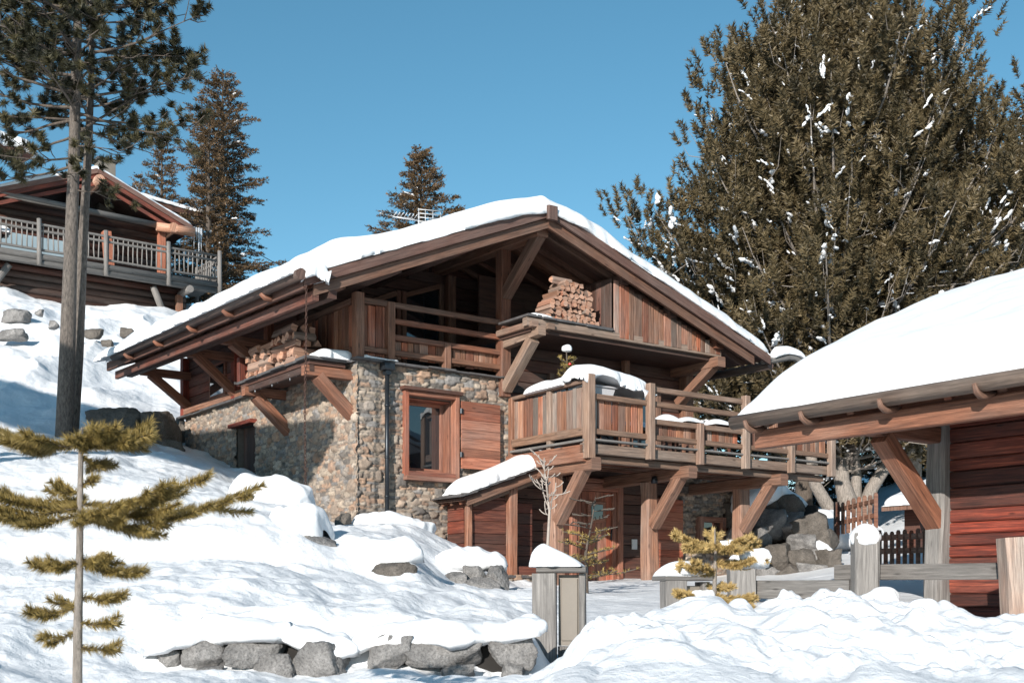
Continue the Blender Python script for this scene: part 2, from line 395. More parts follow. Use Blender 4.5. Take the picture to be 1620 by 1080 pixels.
def stone_wall(name, W, H, f, mask, parent, seed=1, res=.018, u0=0.0, v0=0.0, big=8.0):
    g = np.random.default_rng(seed)
    nu, nv = int(W/res)+1, int(H/res)+1
    u, v = np.meshgrid(np.linspace(0, W, nu), np.linspace(0, H, nv), indexing='ij')
    sites = []
    for _ in range(int(W*H*big*4)):
        x, y = g.random()*W, g.random()*H; w = g.uniform(.06, .11)*g.choice((1, 1, 1.3)); h = w*g.uniform(.6, 1.1)
        if all(abs(x-s[0]) > (w+s[2])*1.0 or abs(y-s[1]) > (h+s[3])*1.0 for s in sites): sites.append((x, y, w, h, g.random(), 1))
        if len(sites) > W*H*big: break
    nb = len(sites); y = 0.0
    while y < H+.03:
        rh = g.uniform(.03, .07); x = -.05
        while x < W+.05:
            w = g.uniform(.07, .23)
            xx, yy = x+w/2, y+g.uniform(-.008, .008)
            if not any((abs(xx-s[0])/s[2])**2+(abs(yy-s[1])/s[3])**2 < .85 for s in sites[:nb]):
                sites.append((xx, yy, w*.5, rh*.55*g.uniform(.85, 1.2), g.random(), 0))
            x += w*1.02
        y += rh
    st = np.array(sites); n = len(st)
    wu = u+fbm(u*9, v*9, 0, 2, seed)*.010; wv = v+fbm(u*9+50, v*9, 0, 2, seed)*.008
    D1 = np.full(u.shape, 9e9); D2 = np.full(u.shape, 9e9); ID = np.zeros(u.shape, int)
    for i in range(n):
        x, y_, w, h = st[i, :4]; rx, ry = 3.2*w+.05, 3.2*h+.05
        i0, i1 = max(0, int((x-rx)/res)), min(nu, int((x+rx)/res)+2); j0, j1 = max(0, int((y_-ry)/res)), min(nv, int((y_+ry)/res)+2)
        if i0 >= i1 or j0 >= j1: continue
        sl_ = (slice(i0, i1), slice(j0, j1))
        p = 2.3 if st[i, 5] else 3.5
        dd = ((np.abs(wu[sl_]-x)/w)**p+(np.abs(wv[sl_]-y_)/h)**p)**(1/p)
        d1, d2, idd = D1[sl_], D2[sl_], ID[sl_]
        c = dd < d1
        D2[sl_] = np.where(c, d1, np.minimum(d2, dd)); D1[sl_] = np.where(c, dd, d1); ID[sl_] = np.where(c, i, idd)
    gap = np.clip(D2-D1, 0, 1.2)
    isb = st[ID, 5]; sw = np.minimum(st[ID, 2], st[ID, 3])
    gm = gap*sw*.55                                  # metric distance to the joint
    prof = np.clip(gm/(.013+.022*isb), 0, 1); prof = 1-(1-prof)**2
    dep = prof*(.026+.034*isb)+(st[ID, 4]-.5)*.024*prof+fbm(u*14, v*14, 0, 3, seed+5)*.006
    ci = g.integers(0, len(STONES), n); colr = STONES[ci]*g.uniform(.85, 1.3, (n, 1))*np.array([1.05, 1.0, .965])
    C = colr[ID]; mor = np.clip(1-gm/.006, 0, 1)[..., None]
    C = C*(1-mor)+np.array([.125, .113, .10])*mor
    pts = f(u+u0, v+v0, dep)
    idx = np.arange(nu*nv).reshape(nu, nv)
    q = np.stack([idx[:-1, :-1], idx[1:, :-1], idx[1:, 1:], idx[:-1, 1:]], -1).reshape(-1, 4)
    uc = ((u[:-1, :-1]+u[1:, 1:])/2+u0).ravel(); vc = ((v[:-1, :-1]+v[1:, 1:])/2+v0).ravel()
    q = q[mask(uc, vc)]
    return npmesh(name, np.stack(pts, -1).reshape(-1, 3), q, M['stone'], parent, C.reshape(-1, 3))

ch = thing('chalet', O, TH, 'large timber and rubble stone chalet with snowy gable roof in the middle of the slope', 'chalet')
RA, ZR = 2.73, 6.10                    # ridge
SL, SR = .412, .343                    # roof pitches
B0, B1 = -1.285, 7.6
def aL(b): return -1.43
def zL(b): return 4.39+.024*(b-B0)
def zroof(a, b):                       # top of the roof boarding
    a = np.asarray(a, float); zr = ZR+.024*(np.asarray(b)-B0)*.5
    l = zL(b)+(zr-zL(b))*(a+1.43)/(RA+1.43); r = zr-SR*(a-RA)
    return np.where(a < RA, l, r)
def zrf(a, b): return float(zroof(a, b))
# --- stone walls
zg = .2
def m_front(u, v):
    ok = ~((u > .86) & (u < 1.74) & (v > 1.93) & (v < 3.12)); return ok
stone_wall('stone_wall', 2.90, 3.5, lambda u, v, d: (u, -d, v), m_front, ch, 3, u0=-.03, v0=.08)
def m_side(u, v):
    zt = 3.57-.0*u
    return (v < zt) & ~((u > 3.55) & (u < 4.45) & (v > .5) & (v < 3.16))
stone_wall('stone_wall', 7.25, 3.1, lambda u, v, d: (-d, 7.2-u, v), lambda u, v: ~((7.2-u > 3.75) & (7.2-u < 4.6) & (v > .5) & (v < 3.06)), ch, 5, u0=0, v0=.46, res=.02)
stone_wall('stone_wall', 2.1, 2.14, lambda u, v, d: (u, .12-d, v), lambda u, v: ~((u > 7.35) & (u < 7.95) & (v > .9) & (v < 1.45)), ch, 8, u0=6.75, v0=.1, res=.02)
stone_wall('stone_wall', 1.3, 3.5, lambda u, v, d: (2.86+d, u, v), lambda u, v: u > -9, ch, 9, u0=0, v0=.08, res=.025)
core = MB()
core.box(-.003, .86, -.003, .5, zg-.6, 3.56); core.box(1.74, 2.84, .02, .5, zg-.6, 3.56); core.box(.86, 1.74, .02, .5, zg-.6, 1.93); core.box(.86, 1.74, .02, .5, 3.12, 3.56)
core.box(.02, .5, .5, 3.75, zg, 3.54); core.box(.02, .5, 4.6, 7.15, zg, 3.54); core.box(.02, .5, 3.75, 4.6, 3.06, 3.54)
core.box(.30, .5, 3.75, 4.6, .5, 3.06); core.box(.5, 2.84, 1.2, 1.4, zg, 3.5); core.box(6.75, 8.85, .15, .6, -.2, 2.21)
core.box(2.9, 6.75, .17, .3, -.2, 2.2); core.box(2.95, 7.0, .22, .4, 2.2, 4.2); core.box(.12, .2, 2.2, 7.1, 3.55, 4.7)
core.build('wall_core', M['mortar'], ch)
# --- slate coping on the stone
def slates(name, along, c0, c1, o0, o1, z, parent, seed):
    r = random.Random(seed); mb = MB(); x = c0
    while x < c1:
        w = r.uniform(.22, .5); x2 = min(c1, x+w); dz = r.uniform(-.008, .012); e = r.uniform(-.02, .035)
        if along == 'a': mb.box(x+.004, x2, o0-e, o1, z+dz, z+dz+r.uniform(.025, .045), rc(), .004)
        else: mb.box(o0-e, o1, x+.004, x2, z+dz, z+dz+r.uniform(.025, .045), rc(), .004)
        x = x2
    return mb.build(name, M['slate'], parent)
slates('slate_coping', 'a', -.1, 2.98, -.13, .16, 3.57, ch, 1)
slates('slate_coping', 'b', .17, 7.25, -.13, .1, 3.545, ch, 2)
# --- front window with shutter
def window_frame(a0, a1, z0, z1, b, w, dep, mat, parent, name='window', glass=True, mull=(), sill=True, trim=None):
    f = MB()
    f.box(a0, a0+w, b, b+dep, z0, z1); f.box(a1-w, a1, b, b+dep, z0, z1); f.box(a0+w, a1-w, b, b+dep, z1-w, z1); f.box(a0+w, a1-w, b, b+dep, z0, z0+w)
    for mx in mull: f.box(mx-w*.4, mx+w*.4, b+.01, b+dep-.01, z0+w, z1-w)
    fr = f.build(name, mat, parent)
    if glass:
        g = MB(); g.box(a0+w*.8, a1-w*.8, b+dep*.55, b+dep*.55+.012, z0+w*.8, z1-w*.8, ch=0); g.build('glass', M['glass'], fr)
    return fr
wf = window_frame(.79, 1.81, 1.86, 3.20, -.10, .075, .16, M['shutter'], ch, glass=False)
mb = MB(); mb.box(.745, 1.84, -.16, .0, 3.20, 3.255); mb.build('lintel', M['dark'], wf)
mb = MB(); mb.box(.78, 1.85, -.18, -.02, 1.79, 1.858); mb.build('sill', M['shutter'], wf)
mb = MB()                                             # deep timber lining
mb.box(.868, .892, .06, .44, 1.94, 3.11); mb.box(1.708, 1.732, .06, .44, 1.94, 3.11); mb.box(.893, 1.707, .06, .44, 3.085, 3.109); mb.box(.893, 1.707, .06, .44, 1.94, 1.965)
mb.build('window_lining', M['shutter'], wf)
f2 = MB(); x0, x1, z0, z1 = .894, 1.706, 1.967, 3.083
for (a, b_, c, d) in ((x0, x0+.055, z0, z1), (x1-.055, x1, z0, z1), (x0+.055, x1-.055, z1-.055, z1), (x0+.055, x1-.055, z0, z0+.06)): f2.box(a, b_, .24, .30, c, d)
f2.build('casement', M['shutter'], wf)
g = MB(); g.box(x0+.05, x1-.05, .268, .278, z0+.05, z1-.05, ch=0); g.build('glass', M['glass'], wf)
mb = MB(); mb.box(.5, 2.2, .7, .72, 1.2, 3.4); mb.build('room_back', M['dark'], wf)
sh = MB(); z = 2.03
while z < 3.10:
    h = random.uniform(.12, .2); z2 = min(3.13, z+h); sh.box(1.835, 2.585, -.135, -.095, z+.003, z2, rc(.55, .3, .12, .12), .006); z = z2
shut = sh.build('shutter', M['shutter'], ch)
for z in (2.25, 2.95):
    mb = MB(); mb.box(1.79, 1.845, -.165, -.13, z-.04, z+.04, ch=.01); mb.build('hinge', M['metal'], shut)
# --- drainpipe
mb = MB(); mb.tube([(.45, -.13, 3.42), (.45, -.13, .95)], .034, 14); dp = mb.build('drainpipe', M['metal'], ch)
mb = MB(); mb.box(.36, .54, -.22, -.06, 3.45, 3.575, ch=.02); mb.box(.40, .50, -.18, -.08, 3.38, 3.45, ch=.02); mb.build('pipe_hopper', M['metal'], dp)
for z in (2.9, 2.1, 1.5):
    mb = MB(); mb.tube([(.45, -.13, z), (.45, -.13, z+.03)], .042, 12); mb.build('pipe_clip', M['metal'], dp)
# --- upper balcony
bf = MB(); bf.box(.0, 2.86, .17, 1.9, 3.50, 3.62); bal = bf.build('balcony', M['dark'], ch)
def post(parent, a, b, z0, z1, w=.13, name='post', mat='beam', wob=0.0, col=None):
    mb = MB(); mb.beam((a, b, z0), (a, b, z1), w, w, (0, 1, 0), col or rc(.5, .12, .2, .15), .012, wob); return mb.build(name, M[mat], parent)
def rail(parent, p0, p1, w=.06, h=.09, name='rail', mat='beam'):
    mb = MB(); mb.beam(p0, p1, w, h, (0, 0, 1), rc(.5, .12, .2, .15), .01); return mb.build(name, M[mat], parent)
def panel(parent, p0, p1, z0, z1, t=.03, mat='board', wmin=.09, wmax=.17, name='board_panel', ztop=None, gap=.010, ragged=0.02, g=.35, dg=.45, out=(0, 0, 0)):
    """row of upright boards of uneven width between two points"""
    p0, p1 = Vector((*p0, 0)), Vector((*p1, 0)); L = (p1-p0).length; d = (p1-p0).normalized(); nrm = Vector((d.y, -d.x, 0)); x = 0.0; mb = MB()
    while x < L-.02:
        w = random.uniform(wmin, wmax); w = min(w, L-x)
        c = p0+d*(x+w/2)+nrm*random.uniform(-.007, .007)
        zt = (ztop(x+w/2) if ztop else z1)+random.uniform(-ragged, 0); zt0 = (ztop(x) if ztop else z1); zt1 = (ztop(x+w) if ztop else z1)
        mb.beam((c.x, c.y, z0+random.uniform(-ragged*.6, ragged*.3)), (c.x, c.y, zt), max(.02, w-gap), t, tuple(nrm), rc(.5, .42, g, dg*1.2), .006)
        x += w
    return mb.build(name, M[mat], parent)
post(bal, .0, -.03, 3.6, 4.60, .15, col=(.8, .2, .3)); post(bal, .56, -.03, 3.62, 4.53, .13, col=(.7, .2, .3)); post(bal, 1.60, -.03, 3.60, 4.02, .12)
for z in (4.505, 4.255, 4.005, 3.76):
    rail(bal, (.06 if z in (4.505, 3.76) else .62, -.03, z), (2.64, -.03, z-.0), .07, .085)
panel(bal, (.08, .03), (.50, .03), 3.68, 4.46, g=.1, dg=.1); panel(bal, (.63, .03), (2.64, .03), 3.70, 3.98, g=.15, dg=.15, ragged=.03)
panel(bal, (-.03, 2.7), (-.03, .06), 3.74, 4.44, g=.15, dg=.15); rail(bal, (-.05, .06, 4.49), (-.05, 2.7, 4.49)); rail(bal, (-.06, .06, 3.72), (-.06, 2.7, 3.72), .08, .12)
# --- ridge post and knee brace
post(ch, RA, -.02, 3.28, 5.75, .19)
mb = MB(); mb.beam((RA, -.08, 4.95), (RA, -1.02, 5.74), .17, .17, (1, 0, 0)); mb.build('brace', M['beam'], ch)
mb = MB(); mb.beam((RA, -1.10, 5.80), (RA, 7.4, 5.98), .22, .24, (0, 0, 1), (.75, .3, .5), .02); mb.build('purlin', M['beam'], ch)
# --- roof: boarding, rake boards, purlins, rafters
rf = MB()
def slab4(mb, p, t, col=None):
    """thin slab: four top corners, thickness t downwards"""
    vs = [Vector(q) for q in p]+[Vector(q)-Vector((0, 0, t)) for q in p]
    fs = [(0, 1, 2, 3), (7, 6, 5, 4), (0, 4, 5, 1), (1, 5, 6, 2), (2, 6, 7, 3), (3, 7, 4, 0)]
    us = [[(vs[i].x, vs[i].y) for i in f] for f in fs]
    mb.add(vs, fs, us, col or rc())
slab4(rf, [(-1.43, B0+.02, zL(B0)), (RA, B0+.02, ZR), (RA, B1, zrf(RA, B1)), (-1.43, B1, zL(B1))], .09)
slab4(rf, [(RA, B0+.02, ZR), (7.77, B0+.02, zrf(7.77, B0)), (7.77, B1, zrf(7.77, B1)), (RA, B1, zrf(RA, B1))], .09)
roof = rf.build('roof', M['dark'], ch)
for (dz, t, bb, m_) in ((0.015, .17, B0-.02, 'rake'), (-.165, .15, B0+.04, 'beam')):
    for side in (-1, 1):
        mb = MB()
        pa = (-1.50 if side < 0 else 7.82)
        if m_ == 'beam': pa = -1.34 if side < 0 else 7.45
        zt = lambda a: zrf(a, B0)+dz
        for k in range(1):
            q = [(pa, bb, zt(pa)), (RA, bb, zt(RA)), (RA, bb, zt(RA)-t), (pa, bb, zt(pa)-t)]
            ps = [Vector(x) for x in q]
            L = (ps[1]-ps[0]).length
            vs = ps+[p+Vector((0, .05, 0)) for p in ps]
            o1, o2 = random.random()*20, random.random()*20
            def U(i): return (o1+(0 if i % 4 in (0, 3) else L), o2+(t if i % 4 < 2 else 0)+(.05 if i > 3 else 0))
            fs = [(0, 1, 2, 3), (7, 6, 5, 4), (0, 4, 5, 1), (1, 5, 6, 2), (2, 6, 7, 3), (3, 7, 4, 0)]
            if side < 0: fs = [tuple(reversed(f)) for f in fs]
            mb.add(vs, fs, [[U(i) for i in f] for f in fs], (.5, .3, .5) if m_ == 'rake' else (.30, .3, .5))
        mb.build('rake_board', M[m_], roof)
mb = MB(); mb.beam((RA, B0-.06, zrf(RA, B0)-.22), (RA, B0-.06, zrf(RA, B0)+.0), .2, .07, (0, 1, 0), (.4, .4, .5), .02); mb.build('rake_cap', M['rake'], roof)
# eave layers on the left side
for (a, dz, w, h, m_) in ((-1.47, -.12, .06, .17, 'dark'), (-1.30, -.27, .07, .15, 'dark'), (-1.05, -.22, .12, .12, 'dark')):
    mb = MB(); mb.beam((a, B0+.05, zL(B0)+dz), (a, B1-.1, zL(B1)+dz), w, h); mb.build('fascia', M[m_], roof)
gl = MB(); gl.tube([(-1.60, B0-.1+k*.9, zL(B0-.1+k*.9)-.05) for k in range(10)], 0.08, 12, (.3, .7, .5), .03); gut = gl.build('log_gutter', M['dark'], roof)
for b in (-.2, 1.2, 2.7, 4.3, 5.9):
    z = zL(b)-.05
    mb = MB(); mb.tube([(-1.40, b, z-.09), (-1.52, b, z-.115), (-1.60, b, z-.11), (-1.67, b, z-.06)], [.04, .045, .045, .03], 8, (.55, .1, .7)); mb.build('gutter_hook', M['beam'], gut)
# lengthwise purlins (seen under the eaves) and rafters
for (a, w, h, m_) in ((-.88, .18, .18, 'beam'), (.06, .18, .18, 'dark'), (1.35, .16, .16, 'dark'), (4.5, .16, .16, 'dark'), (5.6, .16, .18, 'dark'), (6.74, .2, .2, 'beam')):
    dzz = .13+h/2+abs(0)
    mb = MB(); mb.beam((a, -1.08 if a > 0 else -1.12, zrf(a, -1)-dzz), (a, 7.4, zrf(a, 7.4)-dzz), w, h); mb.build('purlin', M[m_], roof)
for k in range(17):
    b = -.75+k*.5
    mb = MB()
    mb.beam((-1.40, b, zrf(-1.40, b)-.13), (RA, b, zrf(RA, b)-.13), .07, .08, col=rc(.4, .2)); mb.beam((RA, b, zrf(RA, b)-.13), (7.7, b, zrf(7.7, b)-.13), .07, .08, col=rc(.4, .2))
    mb.build('rafter', M['beam'], roof)
for b in (.0,):
    mb = MB(); mb.beam((2.8, b, 5.93), (7.3, b, 4.38), .12, .17, (0, 0, 1), (.45, .2, .5)); mb.build('rafter', M['beam'], roof)
# --- side eave brackets
for (b, za, zb) in ((7.02, 3.78, 4.36), (4.55, 3.66, 4.32), (2.95, 3.8, 4.27), (-1.05+.25, 0, 0)):
    if za == 0: continue
    mb = MB(); mb.beam((.05, b, zb+.02), (-.98, b, zb+.02), .15, .15, col=(.75, .1, .6)); mb.beam((.08, b, za-.08), (-.80, b, zb-.02), .15, .16, (0, 1, 0), (.8, .1, .6)); mb.build('bracket', M['beam'], ch)
# --- side upper wall, boards, posts, window
sw_ = MB(); z = 3.585
while z < 4.75:
    h = random.uniform(.15, .22); sw_.box(0.0, .1, 2.1, 7.15, z, min(z+h-.006, 4.8), rc(.5, .3, .2, .2), .012); z += h
wl = sw_.build('log_wall', M['hut'], ch)
for b, m_ in ((7.15, 'red'), (4.55, 'red'), (3.1, 'beam')):
    mb = MB(); mb.beam((-.03, b, 3.56), (-.03, b, 4.75), .17, .17, (0, 1, 0), (.8, .1, .8)); mb.build('post', M[m_], ch)
for b0_, b1_ in ((5.1, 5.9),):
    mb = MB(); mb.box(-.03, -.002, b0_, b1_, 3.75, 4.4); w_ = mb.build('window', M['beam'], ch)
    mb = MB(); mb.box(-.042, -.031, b0_+.08, b1_-.08, 3.8, 4.35, ch=0); mb.build('glass', M['glass'], w_)
mb = MB(); mb.beam((-.06, 2.6, 3.66), (-.06, 7.15, 3.66), .1, .12, col=(.9, .2, .5)); mb.build('sill_beam', M['beam'], ch)
# lower side window recess, board shutter inside it
mb = MB(); mb.beam((-.07, 3.68, 3.09), (-.07, 4.70, 3.09), .16, .07, col=(.7, .1, .8)); mb.build('lintel', M['red'], ch)
panel(ch, (.12, 4.58), (.12, 3.76), .9, 3.06, mat='dark', name='side_door')
# --- side shelf with brackets
sf = MB(); sf.box(-.74, -.14, .12, 2.70, 3.46, 3.52); shelf = sf.build('side_shelf', M['dark'], ch)
slates('slate_edge', 'b', .05, 2.76, -.80, -.15, 3.525, shelf, 5)
mb = MB(); mb.beam((-.70, .12, 3.40), (-.70, 2.7, 3.40), .08, .10, col=(.2, .3, .3)); mb.build('edge_beam', M['dark'], shelf)
for b in (.20, 2.45):
    mb = MB(); mb.beam((.02, b, 3.37), (-.80, b, 3.37), .15, .15, col=(.7, .1, .6)); mb.beam((.06, b, 2.72), (-.58, b, 3.30), .15, .22, (0, 1, 0), (.75, .1, .6)); mb.build('bracket', M['beam'], shelf)
for b, zt in ((2.78, 3.98),):
    mb = MB(); mb.beam((-.70, b, 3.5), (-.70, b, zt), .11, .11, (0, 1, 0)); mb.build('post', M['red'], shelf)
    for z in (3.66, 3.84):
        mb = MB(); mb.beam((-.70, b-.02, z), (-.05, b-.02, z), .05, .14); mb.build('rail', M['red'], shelf)
# --- loggia: back wall, glazing, partition
bw = MB(); z = 3.6
while z < 5.9:
    h = random.uniform(.16, .22)
    aa = -.05 if z < 4.6 else (z-4.5)/.42-.9+.0
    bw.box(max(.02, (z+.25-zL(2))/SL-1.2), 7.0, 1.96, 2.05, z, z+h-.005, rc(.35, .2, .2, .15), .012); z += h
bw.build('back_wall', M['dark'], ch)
def lwin(a0, a1, z0, zt0, zt1, b):
    mb = MB(); w = .09
    mb.beam((a0+w/2, b, z0), (a0+w/2, b, zt0), w, .08, (0, 1, 0)); mb.beam((a1-w/2, b, z0), (a1-w/2, b, zt1), w, .08, (0, 1, 0))
    mb.beam((a0+w, b, zt0-.05), (a1-w, b, zt1-.05), .08, w); mb.beam((a0+w, b, z0+.04), (a1-w, b, z0+.04), .08, w)
    f = mb.build('window', M['beam'], ch); g = MB(); g.prism([(a0+w*.7, b, z0+.05), (a1-w*.7, b, z0+.05), (a1-w*.7, b, zt1-.06), (a0+w*.7, b, zt0-.06)], (0, .012, 0)); g.build('glass', M['glass'], f)
lwin(1.02, 1.86, 3.62, 5.0, 5.30, 1.86); lwin(1.88, 2.74, 3.62, 5.30, 5.55, 1.86)
post(ch, 2.86, 1.80, 3.6, 5.7, .16); post(ch, .95, 1.80, 3.6, 5.05, .12)
post(ch, 4.25, .95, 4.4, 5.3, .12)
# --- right upper storey: floor slab, firewood shelf, gable cladding
BC = -.95
fl = MB(); fl.box(2.62, 6.86, BC+.04, 1.95, 4.20, 4.33, (.3, .2, .4)); fl.build('floor_slab', M['dark'], ch)
mb = MB(); mb.beam((2.50, BC+.02, 4.335), (6.86, BC+.02, 4.335), .12, .13, col=(.7, .7, .4)); mb.build('edge_beam', M['rail'], ch)
slates('slate_edge', 'a', 2.50, 4.28, BC-.08, BC+.75, 4.405, ch, 8)
for a in (2.62, 2.95):
    mb = MB(); mb.beam((a, -.05, 4.30), (a, BC-.1, 4.30), .13, .10, col=rc(.6, .2, .5, .2)); mb.build('joist', M['rail'], ch)
mb = MB(); mb.beam((RA, -.05, 4.14), (RA, BC-.13, 4.20), .15, .15, col=(.75, .5, .3)); mb.beam((RA, -.10, 3.40), (RA, BC+.10, 4.10), .16, .17, (1, 0, 0), (.75, .5, .3)); mb.build('bracket', M['rail'], ch)
def ztp(x): return zrf(4.32+x, BC)-.27
panel(ch, (4.32, BC-.03), (6.84, BC-.03), 4.31, 0, ztop=ztp, name='gable_cladding', mat='board', g=.40, dg=.35, ragged=.0, wmin=.10, wmax=.19)
panel(ch, (6.86, BC), (6.86, 2.0), 4.3, 4.62, name='gable_cladding', mat='board')
panel(ch, (4.30, BC+.9), (4.30, BC), 4.40, 5.3, name='gable_cladding', mat='dark')
pw = MB(); pw.box(2.9, 4.28, .93, .98, 4.33, 5.55, (.3, .2, .3)); pw.build('inner_wall', M['dark'], ch)
for a in (6.74,):
    mb = MB(); mb.beam((a, .1, 4.14), (a, -1.12, 4.16), .19, .18, col=(.7, .3, .4)); mb.beam((a, -.02, 3.55), (a, -.93, 4.12), .15, .17, (1, 0, 0), (.7, .3, .4)); mb.build('bracket', M['beam'], ch)
# --- middle storey wall behind the terrace
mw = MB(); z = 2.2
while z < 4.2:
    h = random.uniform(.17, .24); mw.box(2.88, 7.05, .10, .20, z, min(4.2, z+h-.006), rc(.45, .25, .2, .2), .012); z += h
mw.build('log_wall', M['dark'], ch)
mb = MB(); z = 2.2
while z < 4.2: mb.box(6.95, 7.05, .22, 6.0, z, z+.19, rc(), .01); z += .2
mb.build('log_wall', M['dark'], ch)
window_frame(3.75, 5.35, 2.35, 3.80, .03, .1, .065, M['beam'], ch, mull=(4.55,)); window_frame(5.55, 6.35, 2.3, 3.85, .03, .11, .065, M['beam'], ch)
post(ch, 6.98, .02, 2.2, 4.2, .2); post(ch, 5.45, .0, 2.2, 4.2, .12)
# --- terrace
TB = -2.06
tk = MB(); tk.box(2.90, 8.52, TB+.08, .08, 2.27, 2.32); ter = tk.build('terrace', M['rail'], ch)
for k in range(9):
    b = TB+.3+k*.24
    mb = MB(); mb.beam((2.95, b, 2.22), (8.45, b, 2.22), .07, .09, col=rc(.3, .1)); mb.build('joist', M['beam'], ter)
mb = MB(); mb.beam((2.78, TB+.04, 2.24), (8.56, TB+.04, 2.24), .10, .15, col=(.55, .75, .3)); mb.build('edge_beam', M['rail'], ter)
mb = MB(); mb.beam((2.9, TB+.16, 2.10), (8.50, TB+.16, 2.10), .10, .11, col=(.4, .4, .4)); mb.build('edge_beam', M['rail'], ter)
mb = MB(); mb.beam((2.84, TB+.02, 2.17), (2.84, -.02, 2.17), .12, .26, col=(.8, .15, .6)); mb.build('side_beam', M['beam'], ter)
mb = MB(); mb.beam((2.86, TB-.02, 2.37), (8.5, TB-.02, 2.37), .12, .03, col=(.7, .9, .2)); mb.build('deck_edge', M['grey'], ter)
for a, z0, z1, w in ((2.86, 2.08, 3.36, .15), (4.09, 2.14, 3.34, .12), (5.19, 2.13, 2.80, .11), (6.27, 2.13, 3.36, .12), (7.42, 2.13, 2.80, .11), (8.50, 2.13, 3.2, .12)):
    post(ter, a, TB-.07 if a > 3 else TB-.03, z0, z1, w, mat='rail', col=rc(.75, .1, .5, .2))
post(ter, 2.86, -1.13, 2.1, 3.26, .1, mat='rail', col=(.7, .6, .3)); post(ter, 2.86, -.10, 2.1, 3.26, .11, col=(.75, .1, .4))
for z, a0 in ((3.265, 4.12), (3.035, 2.92), (2.755, 4.15), (2.50, 2.92)):
    rail(ter, (a0, TB-.02, z), (8.5 if z < 2.6 else 6.27, TB-.02, z), .07, .085, mat='rail')
panel(ter, (2.95, TB+.04), (4.03, TB+.04), 2.52, 3.02, g=.4, dg=.4, ragged=.03, gap=.02); panel(ter, (4.15, TB+.05), (6.2, TB+.05), 2.50, 2.74, g=.25, dg=.3, gap=.012)
panel(ter, (6.33, TB+.04), (8.46, TB+.04), 2.50, 3.06, g=.4, dg=.4, ragged=.03, gap=.012)
panel(ter, (2.88, -.14), (2.88, TB+.06), 2.46, 3.20, g=.45, dg=.45); rail(ter, (2.86, -.1, 3.25), (2.86, TB, 3.27), .09, .06, mat='rail'); rail(ter, (2.84, -.15, 2.50), (2.84, TB, 2.50), .07, .13, mat='rail')
mb = MB(); mb.beam((2.85, -.15, 2.36), (2.85, TB, 2.36), .16, .04, col=(.5, .9, .3)); mb.build('deck_edge', M['grey'], ter)
for a in (2.95, 5.0, 7.21):
    mb = MB(); mb.beam((a, .1, 1.98), (a, TB-.10, 2.0), .19, .20, col=(.6, .3, .4), ch=.02); mb.beam((a, -1.22, 1.16), (a, TB+.16, 1.98), .17, .18, (1, 0, 0), (.75, .35, .4)); mb.build('bracket', M['beam'], ter)
for a, w in ((2.98, .22), (5.0, .27), (7.25, .30)):
    mb = MB(); mb.beam((a+.03, -1.10, zg-.25), (a, -1.10, 1.90), w, w*.85, (0, 1, 0), rc(.7, .15, .35, .2), .03, .012, .88); mb.build('post', M['board'], ch)
mb = MB(); mb.tube([(4.85, -1.4, 1.98), (4.85, -1.4, 1.86)], [.04, .06], 12); mb.build('deck_lamp', M['metal'], ter)
# --- ground floor wall with door
gw = MB(); z = zg-.2
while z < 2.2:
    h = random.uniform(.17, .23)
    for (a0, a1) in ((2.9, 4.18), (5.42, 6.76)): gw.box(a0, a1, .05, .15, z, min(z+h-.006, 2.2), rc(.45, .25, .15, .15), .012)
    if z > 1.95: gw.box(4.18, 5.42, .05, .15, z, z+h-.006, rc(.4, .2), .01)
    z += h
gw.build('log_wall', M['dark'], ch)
dr = MB(); x = 4.34
while x < 5.24:
    w = min(random.uniform(.12, .17), 5.26-x)
    dr.box(x, x+w-.005, .07, .11, zg-.1, 1.82, rc(.6, .2, .1, .1), .005); x += w
door = dr.build('door', M['shutter'], ch)
mb = MB()
for q in ((4.20, 4.33), (5.27, 5.40)): mb.box(q[0], q[1], -.01, .12, zg-.1, 1.97, (.6, .1, .5), .015)
mb.box(4.33, 5.27, -.01, .12, 1.83, 1.97, (.6, .1, .5), .015); mb.box(4.12, 5.50, -.04, .12, 1.975, 2.05, (.5, .2, .5), .015)
mb.box(4.34, 4.43, .03, .068, .22, 1.82, (.55, .1, .5)); mb.box(5.17, 5.26, .03, .068, .22, 1.82, (.55, .1, .5)); mb.build('door_frame', M['shutter'], door)
mb = MB(); mb.box(4.60, 5.0, .03, .068, 1.28, 1.65, (.7, .1, .5), .01); pf = mb.build('pane_frame', M['shutter'], door)
mb = MB(); mb.box(4.67, 4.93, .018, .028, 1.34, 1.59, ch=0); mb.build('glass', M['glass'], pf)
mb = MB(); mb.tube([(5.12, .02, .98), (5.12, .0, 1.16)], .016, 8); mb.build('handle', M['metal'], door)
mb = MB(); mb.box(5.62, 5.74, .0, .045, .82, 1.0, ch=.01); mb.build('light_switch_box', M['white'], ch)
sh = MB(); z = .22
while z < 1.74:
    h = random.uniform(.12, .2); z2 = min(1.76, z+h); sh.box(6.08, 6.82, -.06, -.01, z+.003, z2, rc(.6, .25, .1, .1), .006); z = z2
sh.build('shutter', M['shutter'], ch)
window_frame(7.30, 8.0, .85, 1.48, -.03, .1, .14, M['shutter'], ch)
# --- rain chain from the eave corner
mb = MB(); z = 4.2; k = 0
while z > .9:
    ax = (1, 0, 0) if k % 2 else (0, 1, 0)
    c = Vector((-1.50+math.sin(z*2)*.01, B0-.02, z)); e = Vector(ax)
    mb.tube([c+e*.016*math.cos(t)+Vector((0, 0, .030*math.sin(t))) for t in [i*math.pi/3 for i in range(7)]], .0055, 5, caps=False); z -= .047; k += 1
mb.build('rain_chain', M['iron'], ch)
